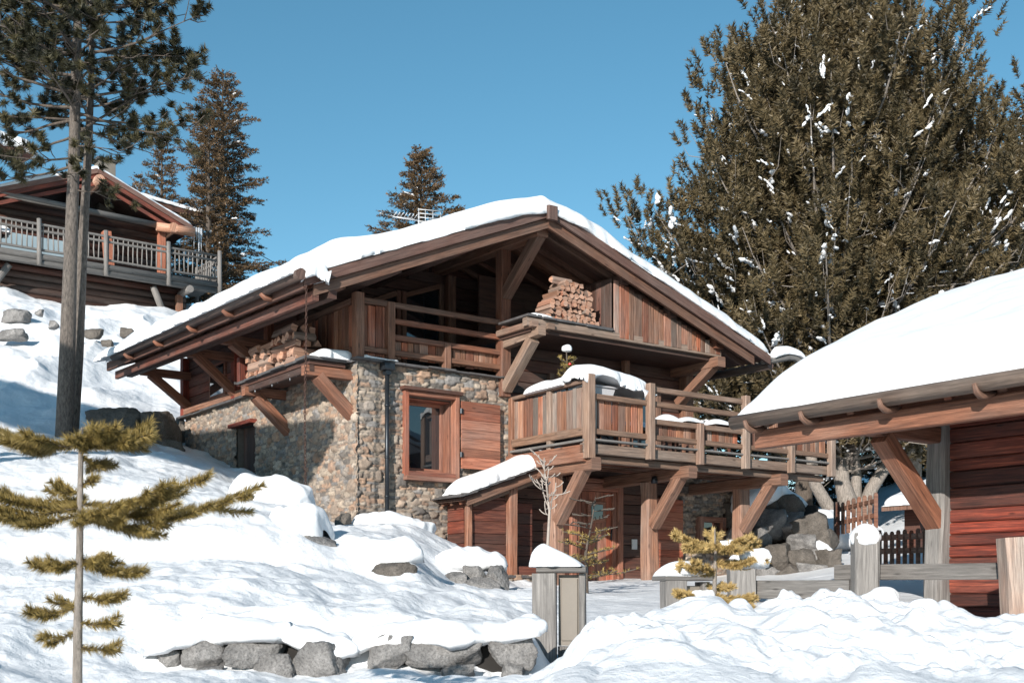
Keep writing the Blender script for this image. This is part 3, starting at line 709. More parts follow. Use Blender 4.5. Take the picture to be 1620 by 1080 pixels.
# --- right eave gutter and spout
mb = MB(); mb.tube([(7.95, B0+.1, 4.22), (7.95, 3, 4.30), (7.95, 7.4, 4.38)], .08, 10, (.5, .8, .4)); g2 = mb.build('log_gutter', M['dark'], roof)
mb = MB(); mb.tube([(7.75, -1.18, 4.27), (8.05, -1.18, 4.33), (8.4, -1.18, 4.42), (8.62, -1.18, 4.44), (9.0, -1.18, 4.28), (9.6, -1.15, 4.0)], [.055, .06, .065, .06, .055, .05], 10, (.5, .8, .4)); mb.build('gutter_spout', M['grey'], g2)
# --- aerial
mb = MB(); c = Vector((2.2, 1.8, 6.0)); mb.tube([c, c+Vector((0, 0, .72))], .014, 8)
for zz in (.50, .57, .64, .71, .78):
    mb.tube([c+Vector((-.02, 0, zz)), c+Vector((.42, -.1, zz+.02))], .007, 6)
for xx in (.0, .12, .26, .40): mb.tube([c+Vector((xx, -.02*xx/.1, .48)), c+Vector((xx, -.02*xx/.1, .80))], .006, 6)
mb.tube([c+Vector((-.45, .12, .60)), c+Vector((0, 0, .58))], .012, 6)
for k in range(7):
    q = c+Vector((-.45+k*.06, .12-k*.017, .6)); mb.tube([q+Vector((0, -.12, .05)), q, q+Vector((0, .12, .05))], .006, 5)
mb.build('aerial', M['white'], ch)
# --- snow on the roof
def zs(a, b):
    base = zroof(a, b); a = np.asarray(a, float)
    return base+.02
def ztop_round(a, b):
    l = zroof(np.minimum(a, RA), b)+SL*0; r = zroof(np.maximum(a, RA), b)
    return zroof(a, b)+.018-.10*np.exp(-((np.asarray(a)-RA)/.45)**2)
sn = snow_field('roof_snow', lambda t: -1.50, 7.85, B0-.04, B1, lambda a, b: ztop_round(a, b), .33, .30, None, O, TH, jit=.05, ov=.05, lump=.05, na=420, nb=110, hang=.03, fr=1.1)
tag(sn, 'thick rounded blanket of snow covering the big chalet roof', 'snow')
sn = snow_field('roof_snow', -1.74, -1.47, B0-.02, 7.5, lambda a, b: zL(b)+.01+(a+1.47)*.25, .15, .10, None, O, TH, jit=.06, ov=.03, lump=.09, na=14, nb=160, seed=12, fr=3)
tag(sn, 'strip of snow on the log gutter along the left eave of the big chalet', 'snow')
sn = snow_field('snow_clump', -1.52, -1.16, B0-.13, B0+.05, lambda a, b: 4.27+(a+1.6)*.41, .16, .08, None, O, TH, jit=.03, ov=.02, lump=.05, na=26, nb=16, seed=13, hang=.12, fr=5)
tag(sn, 'dripping clump of snow hanging at the left roof corner above the chain', 'snow')
sn = snow_field('snow_patch', 8.0, 8.85, -1.27, -1.09, lambda a, b: 4.36+.12*np.sin((a-8.0)/.85*2.6), .17, .08, None, O, TH, jit=.04, ov=.02, lump=.04, na=30, nb=14, seed=14)
tag(sn, 'small ridge of snow on the gutter spout at the right eave', 'snow')
for i, (a0, a1, b0, b1, z, T, lab) in enumerate([(-.62, -.02, .0, .55, 3.57, .11, 'thin patch of snow on the shelf slate in front of the side firewood'),
        (.05, .62, -.15, -.06, 3.61, .035, 'thin strip of snow on the slate coping above the drainpipe'), (2.6, 3.0, BC-.06, BC+.25, 4.44, .05, 'small snow patch on the left end of the upper firewood shelf')]):
    tag(snow_field('snow_patch', a0, a1, b0, b1, lambda a, b, z=z: z+0*a, T, min(.08, (b1-b0)*.45), None, O, TH, jit=.05, ov=.02, lump=.05, na=26, nb=16, seed=20+i, fr=5), lab, 'snow')
# --- porch hut
hu = MB(); z = .1
while z < 1.56:
    h = random.uniform(.15, .2); z2 = min(1.56, z+h)
    hu.box(1.69, 2.38, -.58, -.52, z, z2-.005, rc(.5, .4, .2, .2), .008)
    hu.box(2.56, 3.12, -.30, -.25, z, z2-.005, rc(.2, .2, .3, .2), .008)
    hu.box(1.62, 1.68, -.5, -.03, z, z2-.005, rc(.5, .3, .15, .15), .008); z = z2
hu.box(2.56, 3.3, -.62, -.50, .28, .46, (.5, .1, .6), .01)
hut = hu.build('porch', M['hut'], ch)
for a, w, z1 in ((1.64, .10, 1.52), (2.47, .16, 1.80)):
    mb = MB(); mb.beam((a, -.60, .15), (a, -.60, z1), w, w, (0, 1, 0), (.55, .2, .6), .015, .006); mb.build('post', M['board'], hut)
def hz(a): return 1.50+(a-1.42)*.36
pr = MB(); slab4(pr, [(1.42, -.80, hz(1.42)), (3.35, -.80, hz(3.35)), (3.35, -.04, hz(3.35)), (1.42, -.04, hz(1.42))], .05); proof = pr.build('porch_roof', M['dark'], hut)
mb = MB(); mb.beam((1.5, -.77, hz(1.5)-.10), (3.34, -.77, hz(3.34)-.10), .05, .11, col=(.5, .3, .4)); mb.build('rake_board', M['beam'], proof)
for k in range(3): mb = MB(); mb.beam((1.47, -.62+k*.26, hz(1.47)-.085), (3.3, -.62+k*.26, hz(3.3)-.085), .06, .07); mb.build('rafter', M['beam'], proof)
mb = MB(); mb.beam((1.68, -.6, 1.44), (3.3, -.6, 2.0), .13, .13, col=(.5, .4, .4)); mb.build('beam', M['rail'], proof)
r_ = MB()
for k in range(8):
    x0 = 1.47+k*.235
    r_.beam((x0, -.86-random.uniform(0, .04), hz(x0)+.035), (x0, -.04, hz(x0)+.035), .33, .02, (-.3, 0, 1), rc(), .004)
r_.build('slates', M['slate'], proof)
sn = snow_field('roof_snow', 1.50, 3.24, -.83, -.06, lambda a, b: hz(a)+.05, .23, .22, None, O, TH, jit=.06, ov=.04, lump=.05, na=90, nb=50, seed=31)
tag(sn, 'bright pillow of snow on the small lean-to porch roof', 'snow')
stone_wall('plinth', 1.5, .62, lambda u, v, d: (u, -.66-d, v), lambda u, v: u > -9, hut, 15, u0=2.3, v0=-.3, res=.02, big=20)
mb = MB(); mb.box(2.3, 3.78, -.64, -.5, -.3, .27); mb.build('plinth_core', M['mortar'], hut)
slates('slate_sill', 'a', 2.35, 3.4, -.72, -.52, .27, hut, 9)

# --- firewood: every log a thing of its own
def firewood(loc, axis, L, r, label, group, seed):
    g = random.Random(seed); n = g.choice((3, 4, 4, 5)); mb = MB()
    a0 = g.random()*6.28; poly = []
    for k in range(n):
        a = a0+2*math.pi*k/n+g.uniform(-.25, .25); rr = r*g.uniform(.85, 1.15); poly.append((math.cos(a)*rr, math.sin(a)*rr))
    if n > 3:   # one rounded bark side
        poly.insert(1, ((poly[0][0]+poly[1][0])*.62, (poly[0][1]+poly[1][1])*.62))
    ax = Vector(axis).normalized(); sdv = ax.cross(Vector((0, 0, 1))).normalized(); upv = sdv.cross(ax)
    vs = []; m = len(poly)
    for t in (-.5, -.46, .46, .5):
        k = .93 if abs(t) == .5 else 1.0
        vs += [ax*(L*t)+sdv*(x*k)+upv*(y*k) for x, y in poly]
    fs, us = [], []; ou, ov = g.random()*30, g.random()*30
    for j in range(3):
        for i in range(m):
            i2 = (i+1) % m; fs.append((j*m+i, j*m+i2, (j+1)*m+i2, (j+1)*m+i)); us.append([(ou+j*L*.3, ov+i*r), (ou+j*L*.3, ov+i*r+r), (ou+(j+1)*L*.3, ov+i*r+r), (ou+(j+1)*L*.3, ov+i*r)])
    mb.add(vs, fs, us, (g.uniform(.1, .5), g.uniform(0, .9), g.random()))
    e = [(ou+x*.3, ov+y) for x, y in poly]
    mb.add([vs[i] for i in range(m)], [tuple(reversed(range(m)))], [list(reversed(e))], (g.uniform(.6, 1), g.uniform(0, .3), .3))
    mb.add([vs[3*m+i] for i in range(m)], [tuple(range(m))], [e], (g.uniform(.6, 1), g.uniform(0, .3), .3))
    o = mb.build('firewood_log', M['log'], None, loc)
    return tag(o, label, 'firewood log', group)
k = 0; g = random.Random(5)
rows = [(2.93, 4.02, 1), (2.97, 3.99, 1), (3.00, 3.97, 1), (3.03, 3.93, 1), (3.10, 3.88, 1), (3.14, 3.84, 1), (3.22, 3.78, 1), (3.28, 3.62, 1)]
for j, (x0, x1, _) in enumerate(rows):
    x = x0
    while x < x1:
        r = g.uniform(.045, .066); k += 1
        p = HW(x+r, BC+.22+g.uniform(-.03, .03), 4.49+j*.082+g.uniform(-.008, .008)); firewood(p, U2, g.uniform(.32, .42), r*1.0, 'split firewood log in the heap on the upper shelf beside the gable boards', 'split logs heaped on the upper shelf', 100+k); x += r*1.85
p = HW(3.36, BC+.18, 5.14); o = firewood(p, U1, .42, .065, 'single firewood log lying crosswise on top of the upper heap', None, 99)
LBL = 'split firewood log in the stack on the left side shelf'; GRP = 'split logs stacked on the side shelf'
for (s0, s1, nr) in ((.62, 1.50, 4), (1.56, 2.50, 4)):
    for j in range(nr+(1 if s0 < 1 else 0)):
        zz = 3.615+j*.128; b = s0+(.0 if j < 4 else .1)
        if (j+(s0 > 1)) % 2:
            while b < s1-.08:
                r = g.uniform(.058, .082); k += 1
                firewood(HW(-.56+g.uniform(-.03, .03), b+r, zz+g.uniform(-.01, .01)), U1+U2*g.uniform(-.1, .1), g.uniform(.33, .42), r*1.05, LBL, GRP, 300+k); b += r*1.9
        else:
            while b < s1-.25:
                for a_ in (-.68, -.53, -.38):
                    r = g.uniform(.062, .08); k += 1
                    firewood(HW(a_+g.uniform(-.015, .015), b+.2, zz+g.uniform(-.01, .01)), U2+U1*g.uniform(-.08, .08), g.uniform(.36, .44), r, LBL, GRP, 300+k)
                b += .44
# --- things on the terrace
sn = snow_field('snow_pillow', 2.78, 4.22, TB-.10, TB+.62, lambda a, b: 3.28+.10*np.exp(-((a-3.0)/.4)**2)-.22*np.clip(a-3.75, 0, 1), .20, .18, None, O, TH, jit=.07, ov=.05, lump=.05, na=80, nb=44, seed=41, hang=.10, fr=2.6)
tag(sn, 'heavy snow cap drooping over the front corner of the terrace railing', 'snow')
sn = snow_field('snow_pillow', 2.72, 3.05, TB+.5, -.55, lambda a, b: 3.28-.02*(b-TB)+0*a, .13, .13, None, O, TH, jit=.06, ov=.02, lump=.05, na=26, nb=60, seed=42)
tag(sn, 'tapering snow strip on the side railing of the terrace', 'snow')
mb = MB(); c = HW(3.28, TB+.24, 3.05)
def frustum(mb, a0, a1, b0, b1, z0, z1, k=.8):
    am, bm = (a0+a1)/2, (b0+b1)/2; w, d = (a1-a0)/2, (b1-b0)/2
    vs = [(am+s*w*q, bm+t*d*q, z) for z, q in ((z0, k), (z1, 1)) for s, t in ((-1, -1), (1, -1), (1, 1), (-1, 1))]
    mb.add(vs, [(3, 2, 1, 0), (4, 5, 6, 7), (0, 1, 5, 4), (1, 2, 6, 5), (2, 3, 7, 6), (3, 0, 4, 7)])
pb = thing('planter_box', c, TH, 'pale grey planter box under the snow cap on the terrace corner', 'planter')
frustum(mb, -.30, .24, -.12, .12, 0, .17); mb.build('box', M['plastic'], pb)
mb = MB(); mb.box(-.33, .27, -.15, .15, .171, .20, ch=.01); mb.build('rim', M['plastic'], pb)
mb = MB(); mb.box(-.02, .02, -.02, .02, -.70, -.001); mb.build('stand', M['metal'], pb)
# snow humps on chairs, table
for i, (px, y, w, h_, lab) in enumerate([(1054, 20.4, .24, .10, 'leftmost of three stools with snow humps behind the terrace railing'), (1087, 20.7, .22, .08, 'middle one of three snow-topped stools behind the terrace railing'), (1132, 21.2, .24, .09, 'rightmost of three snow-topped stools behind the terrace railing')]):
    X = (px-810)/FPX*y; zt = (HY-(668 if i < 2 else 672))/FPX*y
    t = thing('stool', (X, y, 2.32), TH, lab, 'stool', 'snow-topped stools on the terrace')
    mb = MB(); mb.box(-.2, .2, -.2, .2, zt-2.36, zt-2.32); mb.build('seat', M['dark'], t)
    for sx in (-1, 1):
        for sy in (-1, 1): mb = MB(); mb.box(sx*.17-.02, sx*.17+.02, sy*.17-.02, sy*.17+.02, 0, zt-2.361); mb.build('leg', M['dark'], t)
    sn = snow_field('snow_pillow', -.23, .23, -.23, .23, lambda a, b: 0*a, h_+.05, .2, None, (X, y, zt-.02+.002), TH, jit=.02, ov=.02, lump=.02, na=24, nb=24, seed=50+i)
    tag(sn, 'round snow hump on the '+['leftmost', 'middle', 'rightmost'][i]+' terrace stool', 'snow')
t = thing('terrace_table', HW(4.9, -.9, 2.32), TH, 'long low wooden bench table with snow behind the terrace rails', 'table')
mb = MB(); mb.box(-.75, 1.3, -.3, .3, .44, .50); mb.build('tabletop', M['rail'], t)
for x in (-.65, 1.2): 
    for y in (-.22, .22): mb = MB(); mb.box(x-.03, x+.03, y-.03, y+.03, 0, .439); mb.build('leg', M['rail'], t)
p = HW(4.9, -.9, 2.822); tag(snow_field('snow_pillow', -.75, 1.3, -.3, .3, lambda a, b: 0*a, .10, .1, None, p, TH, jit=.04, ov=.02, lump=.03, na=50, nb=24, seed=55), 'long strip of snow on the low terrace table', 'snow')

# ================================================================ SNOWY GROUND: one sheet, profile given as depth -> height along several sight directions
PROF = {
 -700: [(6, -.5), (9, .1), (12, .8), (15, 1.9), (18, 2.6), (22, 3.6), (30, 7.0), (36, 9.2), (60, 10), (120, 9)],
 -150: [(6, 1090), (9, 960), (11, 880), (13, 830), (15, 740), (17, 705), (19, 690), (22, 650), (26, 585), (30, 520), (35, 455), (40, 440), (60, 450), (120, 700)],
 0: [(6, 1090), (7.2, 1062), (8.8, 955), (10, 915), (11.8, 885), (12.3, 850), (13, 828), (15, 745), (17, 714), (19, 702), (22, 668), (26, 595), (30, 530), (34, 470), (38, 455), (60, 470), (120, 720)],
 130: [(6, 1090), (7.5, 1060), (8.6, 975), (9.4, 930), (11, 900), (12.1, 885), (12.5, 845), (13.2, 822), (15, 748), (17, 722), (19, 705), (22, 685), (26, 600), (30, 550), (34, 500), (38, 479), (60, 480), (120, 720)],
 260: [(6, 1085), (7.95, 1066), (8.42, 1000), (8.75, 955), (9.6, 925), (11, 900), (12.2, 884), (12.6, 842), (13.3, 815), (15, 765), (17.5, 730), (20, 718), (23, 700), (26, 640), (30, 575), (34, 514), (37, 499), (60, 490), (120, 720)],
 380: [(6, 1085), (7.95, 1076), (8.42, 1002), (8.75, 960), (9.6, 930), (11, 905), (12.2, 892), (12.6, 848), (13.2, 815), (14, 800), (16, 778), (18.5, 752), (21.5, 738), (26, 700), (34, 560), (60, 560), (120, 740)],
 470: [(6, 1090), (7.9, 1086), (8.42, 1006), (8.75, 960), (9.6, 935), (11, 912), (12.2, 900), (12.7, 860), (13.3, 838), (14.3, 800), (15.2, 790), (17, 808), (19, 792), (22, 790), (34, 700), (120, 760)],
 530: [(6, 1090), (7.9, 1082), (8.42, 1010), (8.75, 968), (9.8, 943), (11.5, 915), (12.4, 905), (13.2, 862), (14.2, 838), (15.5, 832), (17, 835), (18, 832), (22, 830), (120, 780)],
 620: [(6, 1090), (8.0, 1066), (8.42, 1004), (8.75, 968), (10, 948), (11.3, 930), (12.2, 925), (12.8, 888), (13.3, 868), (14.2, 858), (15.5, 850), (16.4, 835), (17.5, 826), (18.6, 830), (22, 850), (120, 790)],
 720: [(6, 1090), (8.0, 1064), (8.4, 1000), (9, 975), (10, 958), (12, 940), (14, 934), (14.9, 930), (15.3, 898), (16, 876), (17, 862), (19, 870), (22, 880), (120, 800)],
 800: [(6, 1090), (8.0, 1066), (8.4, 1000), (8.7, 985), (9.5, 975), (11, 965), (13, 948), (15, 940), (16, 935), (17.3, 925), (19, 915), (22, 905), (120, 850)],
 838: [(6, 1092), (8.0, 1066), (8.35, 1012), (8.7, 996), (9.5, 990), (11, 972), (13, 950), (16, 935), (17.6, 930), (20, 917), (22, 915), (120, 850)],
 875: [(5, 1110), (7, 1068), (8.6, 1058), (9.6, 1030), (11, 985), (13, 955), (16, 937), (19, 922), (22, 915), (120, 850)],
 960: [(5, 1110), (6.2, 1050), (7, 1012), (7.8, 1004), (8.8, 1012), (10.5, 992), (13, 960), (16, 938), (19, 921), (22, 915), (120, 850)],
 1045: [(5, 1105), (6.2, 1030), (7.2, 978), (7.8, 962), (8.6, 975), (10, 975), (12, 965), (15, 942), (19, 920), (22, 915), (26, 890), (120, 850)],
 1130: [(5, 1105), (6.2, 1020), (7.2, 970), (8, 958), (9, 965), (11, 962), (14, 944), (19, 920), (22, 915), (26, 880), (120, 840)],
 1230: [(5, 1105), (6.2, 1030), (7.5, 985), (8.3, 962), (9.3, 968), (12, 955), (15, 940), (18, 925), (21, 915), (24, 890), (27, 850), (34, 820), (120, 800)],
 1345: [(5, 1105), (6.2, 1020), (7.5, 975), (8.4, 955), (9.3, 965), (11, 962), (14, 945), (18, 922), (22, 895), (25, 875), (28, 850), (34, 815), (50, 760), (120, 760)],
 1440: [(5, 1100), (6.2, 1020), (7.5, 972), (8.4, 952), (9.3, 966), (11, 968), (14, 946), (18, 915), (21, 880), (25, 855), (30, 810), (40, 740), (60, 720), (120, 760)],
 1560: [(5, 1100), (6.2, 1030), (7.5, 985), (8.4, 972), (9.3, 980), (11, 978), (14, 952), (18, 915), (21, 880), (25, 850), (30, 800), (40, 720), (60, 700), (120, 760)],
 1640: [(5, 1100), (6.2, 1030), (7.2, 1000), (8.2, 985), (9.3, 990), (11, 978), (14, 952), (18, 915), (25, 850), (40, 720), (60, 700), (120, 760)],
 2300: [(5, -.55), (8, -.35), (11, -.25), (14, -.1), (20, .5), (40, 5), (60, 7), (120, 9)]}
def cubic(xs, ys, x):
    xs, ys = np.array(xs, float), np.array(ys, float); h = np.diff(xs); dl = np.diff(ys)/h
    m = np.zeros(len(xs)); m[1:-1] = np.where(dl[:-1]*dl[1:] > 0, 2*dl[:-1]*dl[1:]/(dl[:-1]+dl[1:]+1e-12), 0); m[0] = dl[0]; m[-1] = dl[-1]
    i = np.clip(np.searchsorted(xs, x)-1, 0, len(xs)-2); t = np.clip((x-xs[i])/h[i], 0, 1)
    return (2*t**3-3*t**2+1)*ys[i]+(t**3-2*t**2+t)*h[i]*m[i]+(-2*t**3+3*t**2)*ys[i+1]+(t**3-t**2)*h[i]*m[i+1]
D = np.concatenate([np.linspace(1.2, 5.5, 30)[:-1], np.linspace(5.5, 10, 170)[:-1], np.linspace(10, 22, 240)[:-1], np.linspace(22, 42, 150)[:-1], np.geomspace(42, 900, 60)])
keys = sorted(PROF); TAB = []
for kx in keys:
    xs, ys = [1.2, 4.0], [-1.75, -1.45]
    for (y, p) in PROF[kx]:
        xs.append(y); ys.append(p if abs(p) < 30 else (HY-p)*y/FPX)
    xs += [300, 900]; ys += [max(ys[-1], 4), 4]
    TAB.append(cubic(xs, ys, np.clip(D, 1.2, 900)))
TAB = np.array(TAB)                                   # (columns, depths)
def ground_col(px):
    i = np.clip(np.searchsorted(keys, px)-1, 0, len(keys)-2); k = np.array(keys, float)
    t = np.clip((px-k[i])/(k[i+1]-k[i]), 0, 1); t = t*t*(3-2*t)*.5+t*.5
    return TAB[i]*(1-t)[:, None]+TAB[i+1]*t[:, None]
azv = np.concatenate([np.linspace(-180, -50, 26)[:-1], np.linspace(-50, -26, 40)[:-1], np.arctan(np.linspace(-.4877, .4877, 760))*57.29578, np.linspace(26, 50, 40)[1:], np.linspace(50, 180, 26)[1:]])
azr = np.radians(azv); pxs = np.where(np.abs(azv) < 50, 810+FPX*np.tan(np.clip(azr, -.87, .87)), np.sign(azv)*2400+200)
Zg = ground_col(np.clip(pxs, -700, 2300))
sc = np.where(np.abs(azv) < 50, 1/np.cos(np.clip(azr, -.87, .87)), 1/np.cos(.8727))
Xg = D[None, :]*(np.sin(azr)*sc)[:, None]; Yg = D[None, :]*(np.cos(azr)*sc)[:, None]
back = np.clip((np.abs(azv)-60)/50, 0, 1)[:, None]
Zg = Zg*(1-back)+back*(-1.7)
near = np.clip((D[None, :]-4.2)/2, 0, 1)
right = np.clip((pxs-860)/80, 0, 1)[:, None]*np.clip((10.5-D[None, :])/1.2, 0, 1)
lump = fbm(Xg*.8, Yg*.8, 0, 3, 1)*.08+fbm(Xg*2.6, Yg*2.6, 0, 4, 5)*.035
wx = fbm(Xg*1.5, Yg*1.5, 0, 2, 41)*.5; ch_ = np.abs(fbm(Xg*1.7+wx, Yg*1.7-wx, 0, 2, 8)); clods = ch_*.11-.03+fbm(Xg*3.1, Yg*3.1, 0, 3, 52)*.03+np.abs(fbm(Xg*5.5+wx, Yg*5.5, 0, 3, 12))*.055*np.clip(.6+fbm(Xg*.9, Yg*.9, 0, 2, 44), 0, 1.5)
steep = np.clip(np.gradient(Zg, axis=1)/np.gradient(D)[None, :]-.55, 0, 1)
cas = fbm(Xg*5, Zg*4+Yg*2, 0, 3, 21)*.07*steep
far = np.clip((45-D[None, :])/10, 0, 1)
flat = np.clip((pxs-880)/60, 0, 1)[:, None]*np.clip((D[None, :]-10.5)/1.5, 0, 1)
hill = np.clip((D[None, :]-23)/4, 0, 1)*np.clip((500-pxs)/100, 0, 1)[:, None]
Zg = Zg+near*far*(lump*(1-.75*flat)+right*clods+cas+hill*np.abs(fbm(Xg*.33, Yg*.33, 0, 3, 31))*-.55)
nA, nD = Zg.shape; idx = np.arange(nA*nD).reshape(nA, nD)
q = np.stack([idx[:-1, :-1], idx[1:, :-1], idx[1:, 1:], idx[:-1, 1:]], -1).reshape(-1, 4)[:, ::-1]
V = np.stack([Xg, Yg, Zg], -1).reshape(-1, 3)
gnd = npmesh('snow_ground', V, q, M['snow']); gnd['kind'] = 'structure'
def gz(x, y):
    px = 810+FPX*x/max(y, .1); return float(np.interp(y, D, Zg[int(np.argmin(np.abs(pxs-px)))]))

# ================================================================ rocks
def rock(name, c, s, seed, label, mat='rock', rz=0, cuts=11, group=None, sub=5, rough=.045):
    g = np.random.default_rng(seed)
    import bmesh
    bm = bmesh.new(); bmesh.ops.create_icosphere(bm, subdivisions=sub, radius=1); v = np.array([x.co[:] for x in bm.verts]); f = np.array([[w.index for w in x.verts] for x in bm.faces]); bm.free()
    n = g.normal(size=(cuts, 3)); n /= np.linalg.norm(n, axis=1)[:, None]; hh = g.uniform(.58, .95, cuts)
    n = np.vstack([n, np.eye(3), -np.eye(3)]); hh = np.concatenate([hh, g.uniform(.75, .95, 6)])
    dt = v@n.T; dt = np.where(dt > .05, hh/np.maximum(dt, .05), 9); k = 40
    r = -np.log(np.exp(-k*dt).sum(1))/k
    v = v*r[:, None]; v *= (1+fbm(v[:, 0]*2.2, v[:, 1]*2.2, v[:, 2]*2.2+seed, 4, 3)*rough*1.6-.05*np.clip(.12-np.abs(fbm(v[:, 0]*1.6, v[:, 1]*1.6, v[:, 2]*1.6+seed*1.7, 2, 6)), 0, 1)/.12)[:, None]
    v *= np.array(s)/2*1.22
    o = npmesh(name, v, f, M[mat], None, smooth=True); o.location = c; o.rotation_euler = (g.uniform(-.12, .12), g.uniform(-.12, .12), rz+g.uniform(-.3, .3))
    return tag(o, label, 'boulder', group)
def rk(x0, x1, y0, y1, Y, label, seed, mat='rock', dd=.8, group=None, push=.0, name='boulder'):
    w, h = (x1-x0)/FPX*Y, (y1-y0)/FPX*Y; c = P((x0+x1)/2, (y0+y1)/2, Y+push)
    return rock(name, c, (w, max(w*.6, h)*dd, h), seed, label, mat, 0, group=group)
RW = [(248, 292, 1026, 1060, 8.05, 'small dark boulder at the left end of the foreground rock wall'), (288, 362, 1004, 1058, 8.0, 'grey slab boulder, second from the left in the foreground rock wall'),
 (355, 452, 1008, 1056, 8.0, 'wide speckled boulder in the upper course, left half of the foreground rock wall'), (303, 352, 1053, 1072, 7.9, 'low flat stone peeping from snow at the foot of the foreground wall'),
 (402, 470, 1036, 1080, 7.95, 'pale boulder under the wide speckled one in the foreground wall'), (456, 548, 1016, 1086, 7.95, 'big pale granite boulder left of the snowy gap in the foreground wall'),
 (583, 650, 1006, 1058, 8.0, 'squarish speckled boulder just right of the snowy gap in the foreground wall'), (646, 760, 1000, 1056, 8.0, 'widest tan and grey boulder of the foreground wall'),
 (772, 852, 998, 1058, 8.0, 'grey boulder at the right end of the foreground wall beside the meter post'), (700, 752, 1050, 1072, 7.9, 'low stone beneath the widest foreground boulder'), (790, 826, 1048, 1072, 7.9, 'small dark stone at the foot of the foreground wall near the meter post')]
for i, a in enumerate(RW): rk(*a, seed=40+i, dd=.8, push=.06)
BO_ = [(592, 664, 890, 946, 12.5, 'dark boulder under the overhanging snow lip in the middle bank', 'brownrock', .1), (476, 530, 846, 886, 12.95, 'dark boulder under the snow bulge near the stone corner', 'rock', .15),
 (408, 462, 822, 858, 13.5, 'pale pinkish boulder lying in the snow bank', 'brownrock', .1), (283, 314, 870, 888, 12.3, 'small stone half buried in the snow bank, left of a pair', 'rock', .15), (318, 348, 871, 886, 12.3, 'small stone half buried in the snow bank, right of a pair', 'rock', .15),
 (360, 398, 778, 812, 15.2, 'grey stone poking out below the upper snow lip', 'rock', .1), (392, 442, 782, 806, 15.3, 'flat brown stone below the upper snow lip', 'brownrock', .1),
 (530, 556, 812, 836, 17.0, 'round stone at the foot of the house corner', 'brownrock', .1),
 (700, 744, 900, 942, 14.8, 'grey boulder at the left of the retaining rocks below the porch', 'rock', .15), (733, 774, 896, 934, 14.9, 'grey boulder in the middle of the retaining rocks below the porch', 'rock', .2), (738, 788, 914, 946, 14.7, 'low grey boulder in front of the retaining rocks below the porch', 'rock', .1), (766, 806, 894, 944, 14.95, 'dark grey boulder at the right of the retaining rocks below the porch', 'rock', .15),
 (142, 232, 645, 706, 23.0, 'long low boulder behind the tall pine trunk', 'brownrock', .3), (226, 288, 655, 708, 22.8, 'blocky boulder in shade left of the stone side wall', 'brownrock', .3), (275, 300, 665, 735, 24.0, 'dark boulder touching the far end of the side wall', 'brownrock', .3), (225, 290, 700, 740, 22.4, 'low shaded boulder under the blocky one', 'brownrock', .2),
 (0, 46, 488, 512, 31.5, 'upper grey boulder on the snowy hill at the left edge', 'rock', .3), (0, 42, 520, 540, 29.5, 'lower grey boulder on the snowy hill at the left edge', 'rock', .3), (130, 160, 520, 538, 30.5, 'dark stone on the hill just right of the pine trunks', 'brownrock', .2), (56, 70, 490, 502, 31.5, 'tiny stone on the hill left of the pine trunks', 'rock', .2), (190, 212, 520, 536, 30.5, 'dark stone on the hill near the chalet eave', 'brownrock', .2), (160, 180, 538, 550, 29.5, 'small dark stone lower on the hill', 'brownrock', .2), (236, 252, 584, 598, 27.2, 'small stone below the chalet eave corner', 'brownrock', .2), (78, 94, 508, 520, 31, 'small stone beside the left pine trunk on the hill', 'rock', .2)]
for i, (x0, x1, y0, y1, Y, lab, m_, pu) in enumerate(BO_): rk(x0, x1, y0, y1, Y, lab, 140+i, m_, .9, push=pu)
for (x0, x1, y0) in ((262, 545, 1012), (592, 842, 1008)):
    a = P(x0, y0, 8.22); b = P(x1, y0, 8.22); mb = MB(); mb.box(a.x, b.x, 8.14, 8.32, -1.0, a.z, ch=.01); mb.build('gap_shade', M['gapshade'])['kind'] = 'structure'  # black slab standing in for shade between the foreground rocks
a = P(1172, 800, 23.4); mb = MB(); mb.box(a.x, a.x+1.5, 23.2, 24, -.5, a.z, ch=.05); mb.build('gap_shade', M['gapshade'])['kind'] = 'structure'  # same black backing for the gaps of the right-hand rock wall
# retaining rock wall right of the chalet
RR = [(1182, 1232, 775, 812), (1195, 1238, 806, 850), (1228, 1262, 790, 822), (1232, 1262, 818, 848), (1256, 1312, 815, 858), (1180, 1212, 838, 872), (1204, 1250, 866, 905), (1250, 1290, 845, 880), (1284, 1318, 838, 872), (1178, 1206, 870, 902), (1246, 1280, 872, 902), (1280, 1304, 868, 894), (1232, 1262, 895, 918), (1262, 1300, 893, 918), (1298, 1322, 880, 916), (1180, 1232, 898, 920), (1150, 1184, 800, 840), (1150, 1182, 838, 880)]
dsc = ['tan topmost', 'broad dark', 'grey upper', 'small wedge-shaped', 'large sloping', 'small grey leftmost', 'largest brown', 'middle grey', 'right-hand grey', 'low left', 'squat brown', 'small round', 'low shaded', 'low flat', 'outermost right', 'half-buried lowest left', 'upper one behind the terrace brace in the', 'lower one behind the terrace brace in the']
for i, (x0, x1, y0, y1) in enumerate(RR):
    rk(x0-6, x1+6, y0-6, y1+6, 22.3+.25*((920-y1)/100)*3, ('%s dry rock wall right of the terrace' if 'behind' in dsc[i] else '%s boulder of the dry rock wall right of the terrace') % dsc[i], 240+i, 'brownrock' if i % 2 == 0 else 'rock', 1.0, group='boulders of the rock wall right of the terrace')
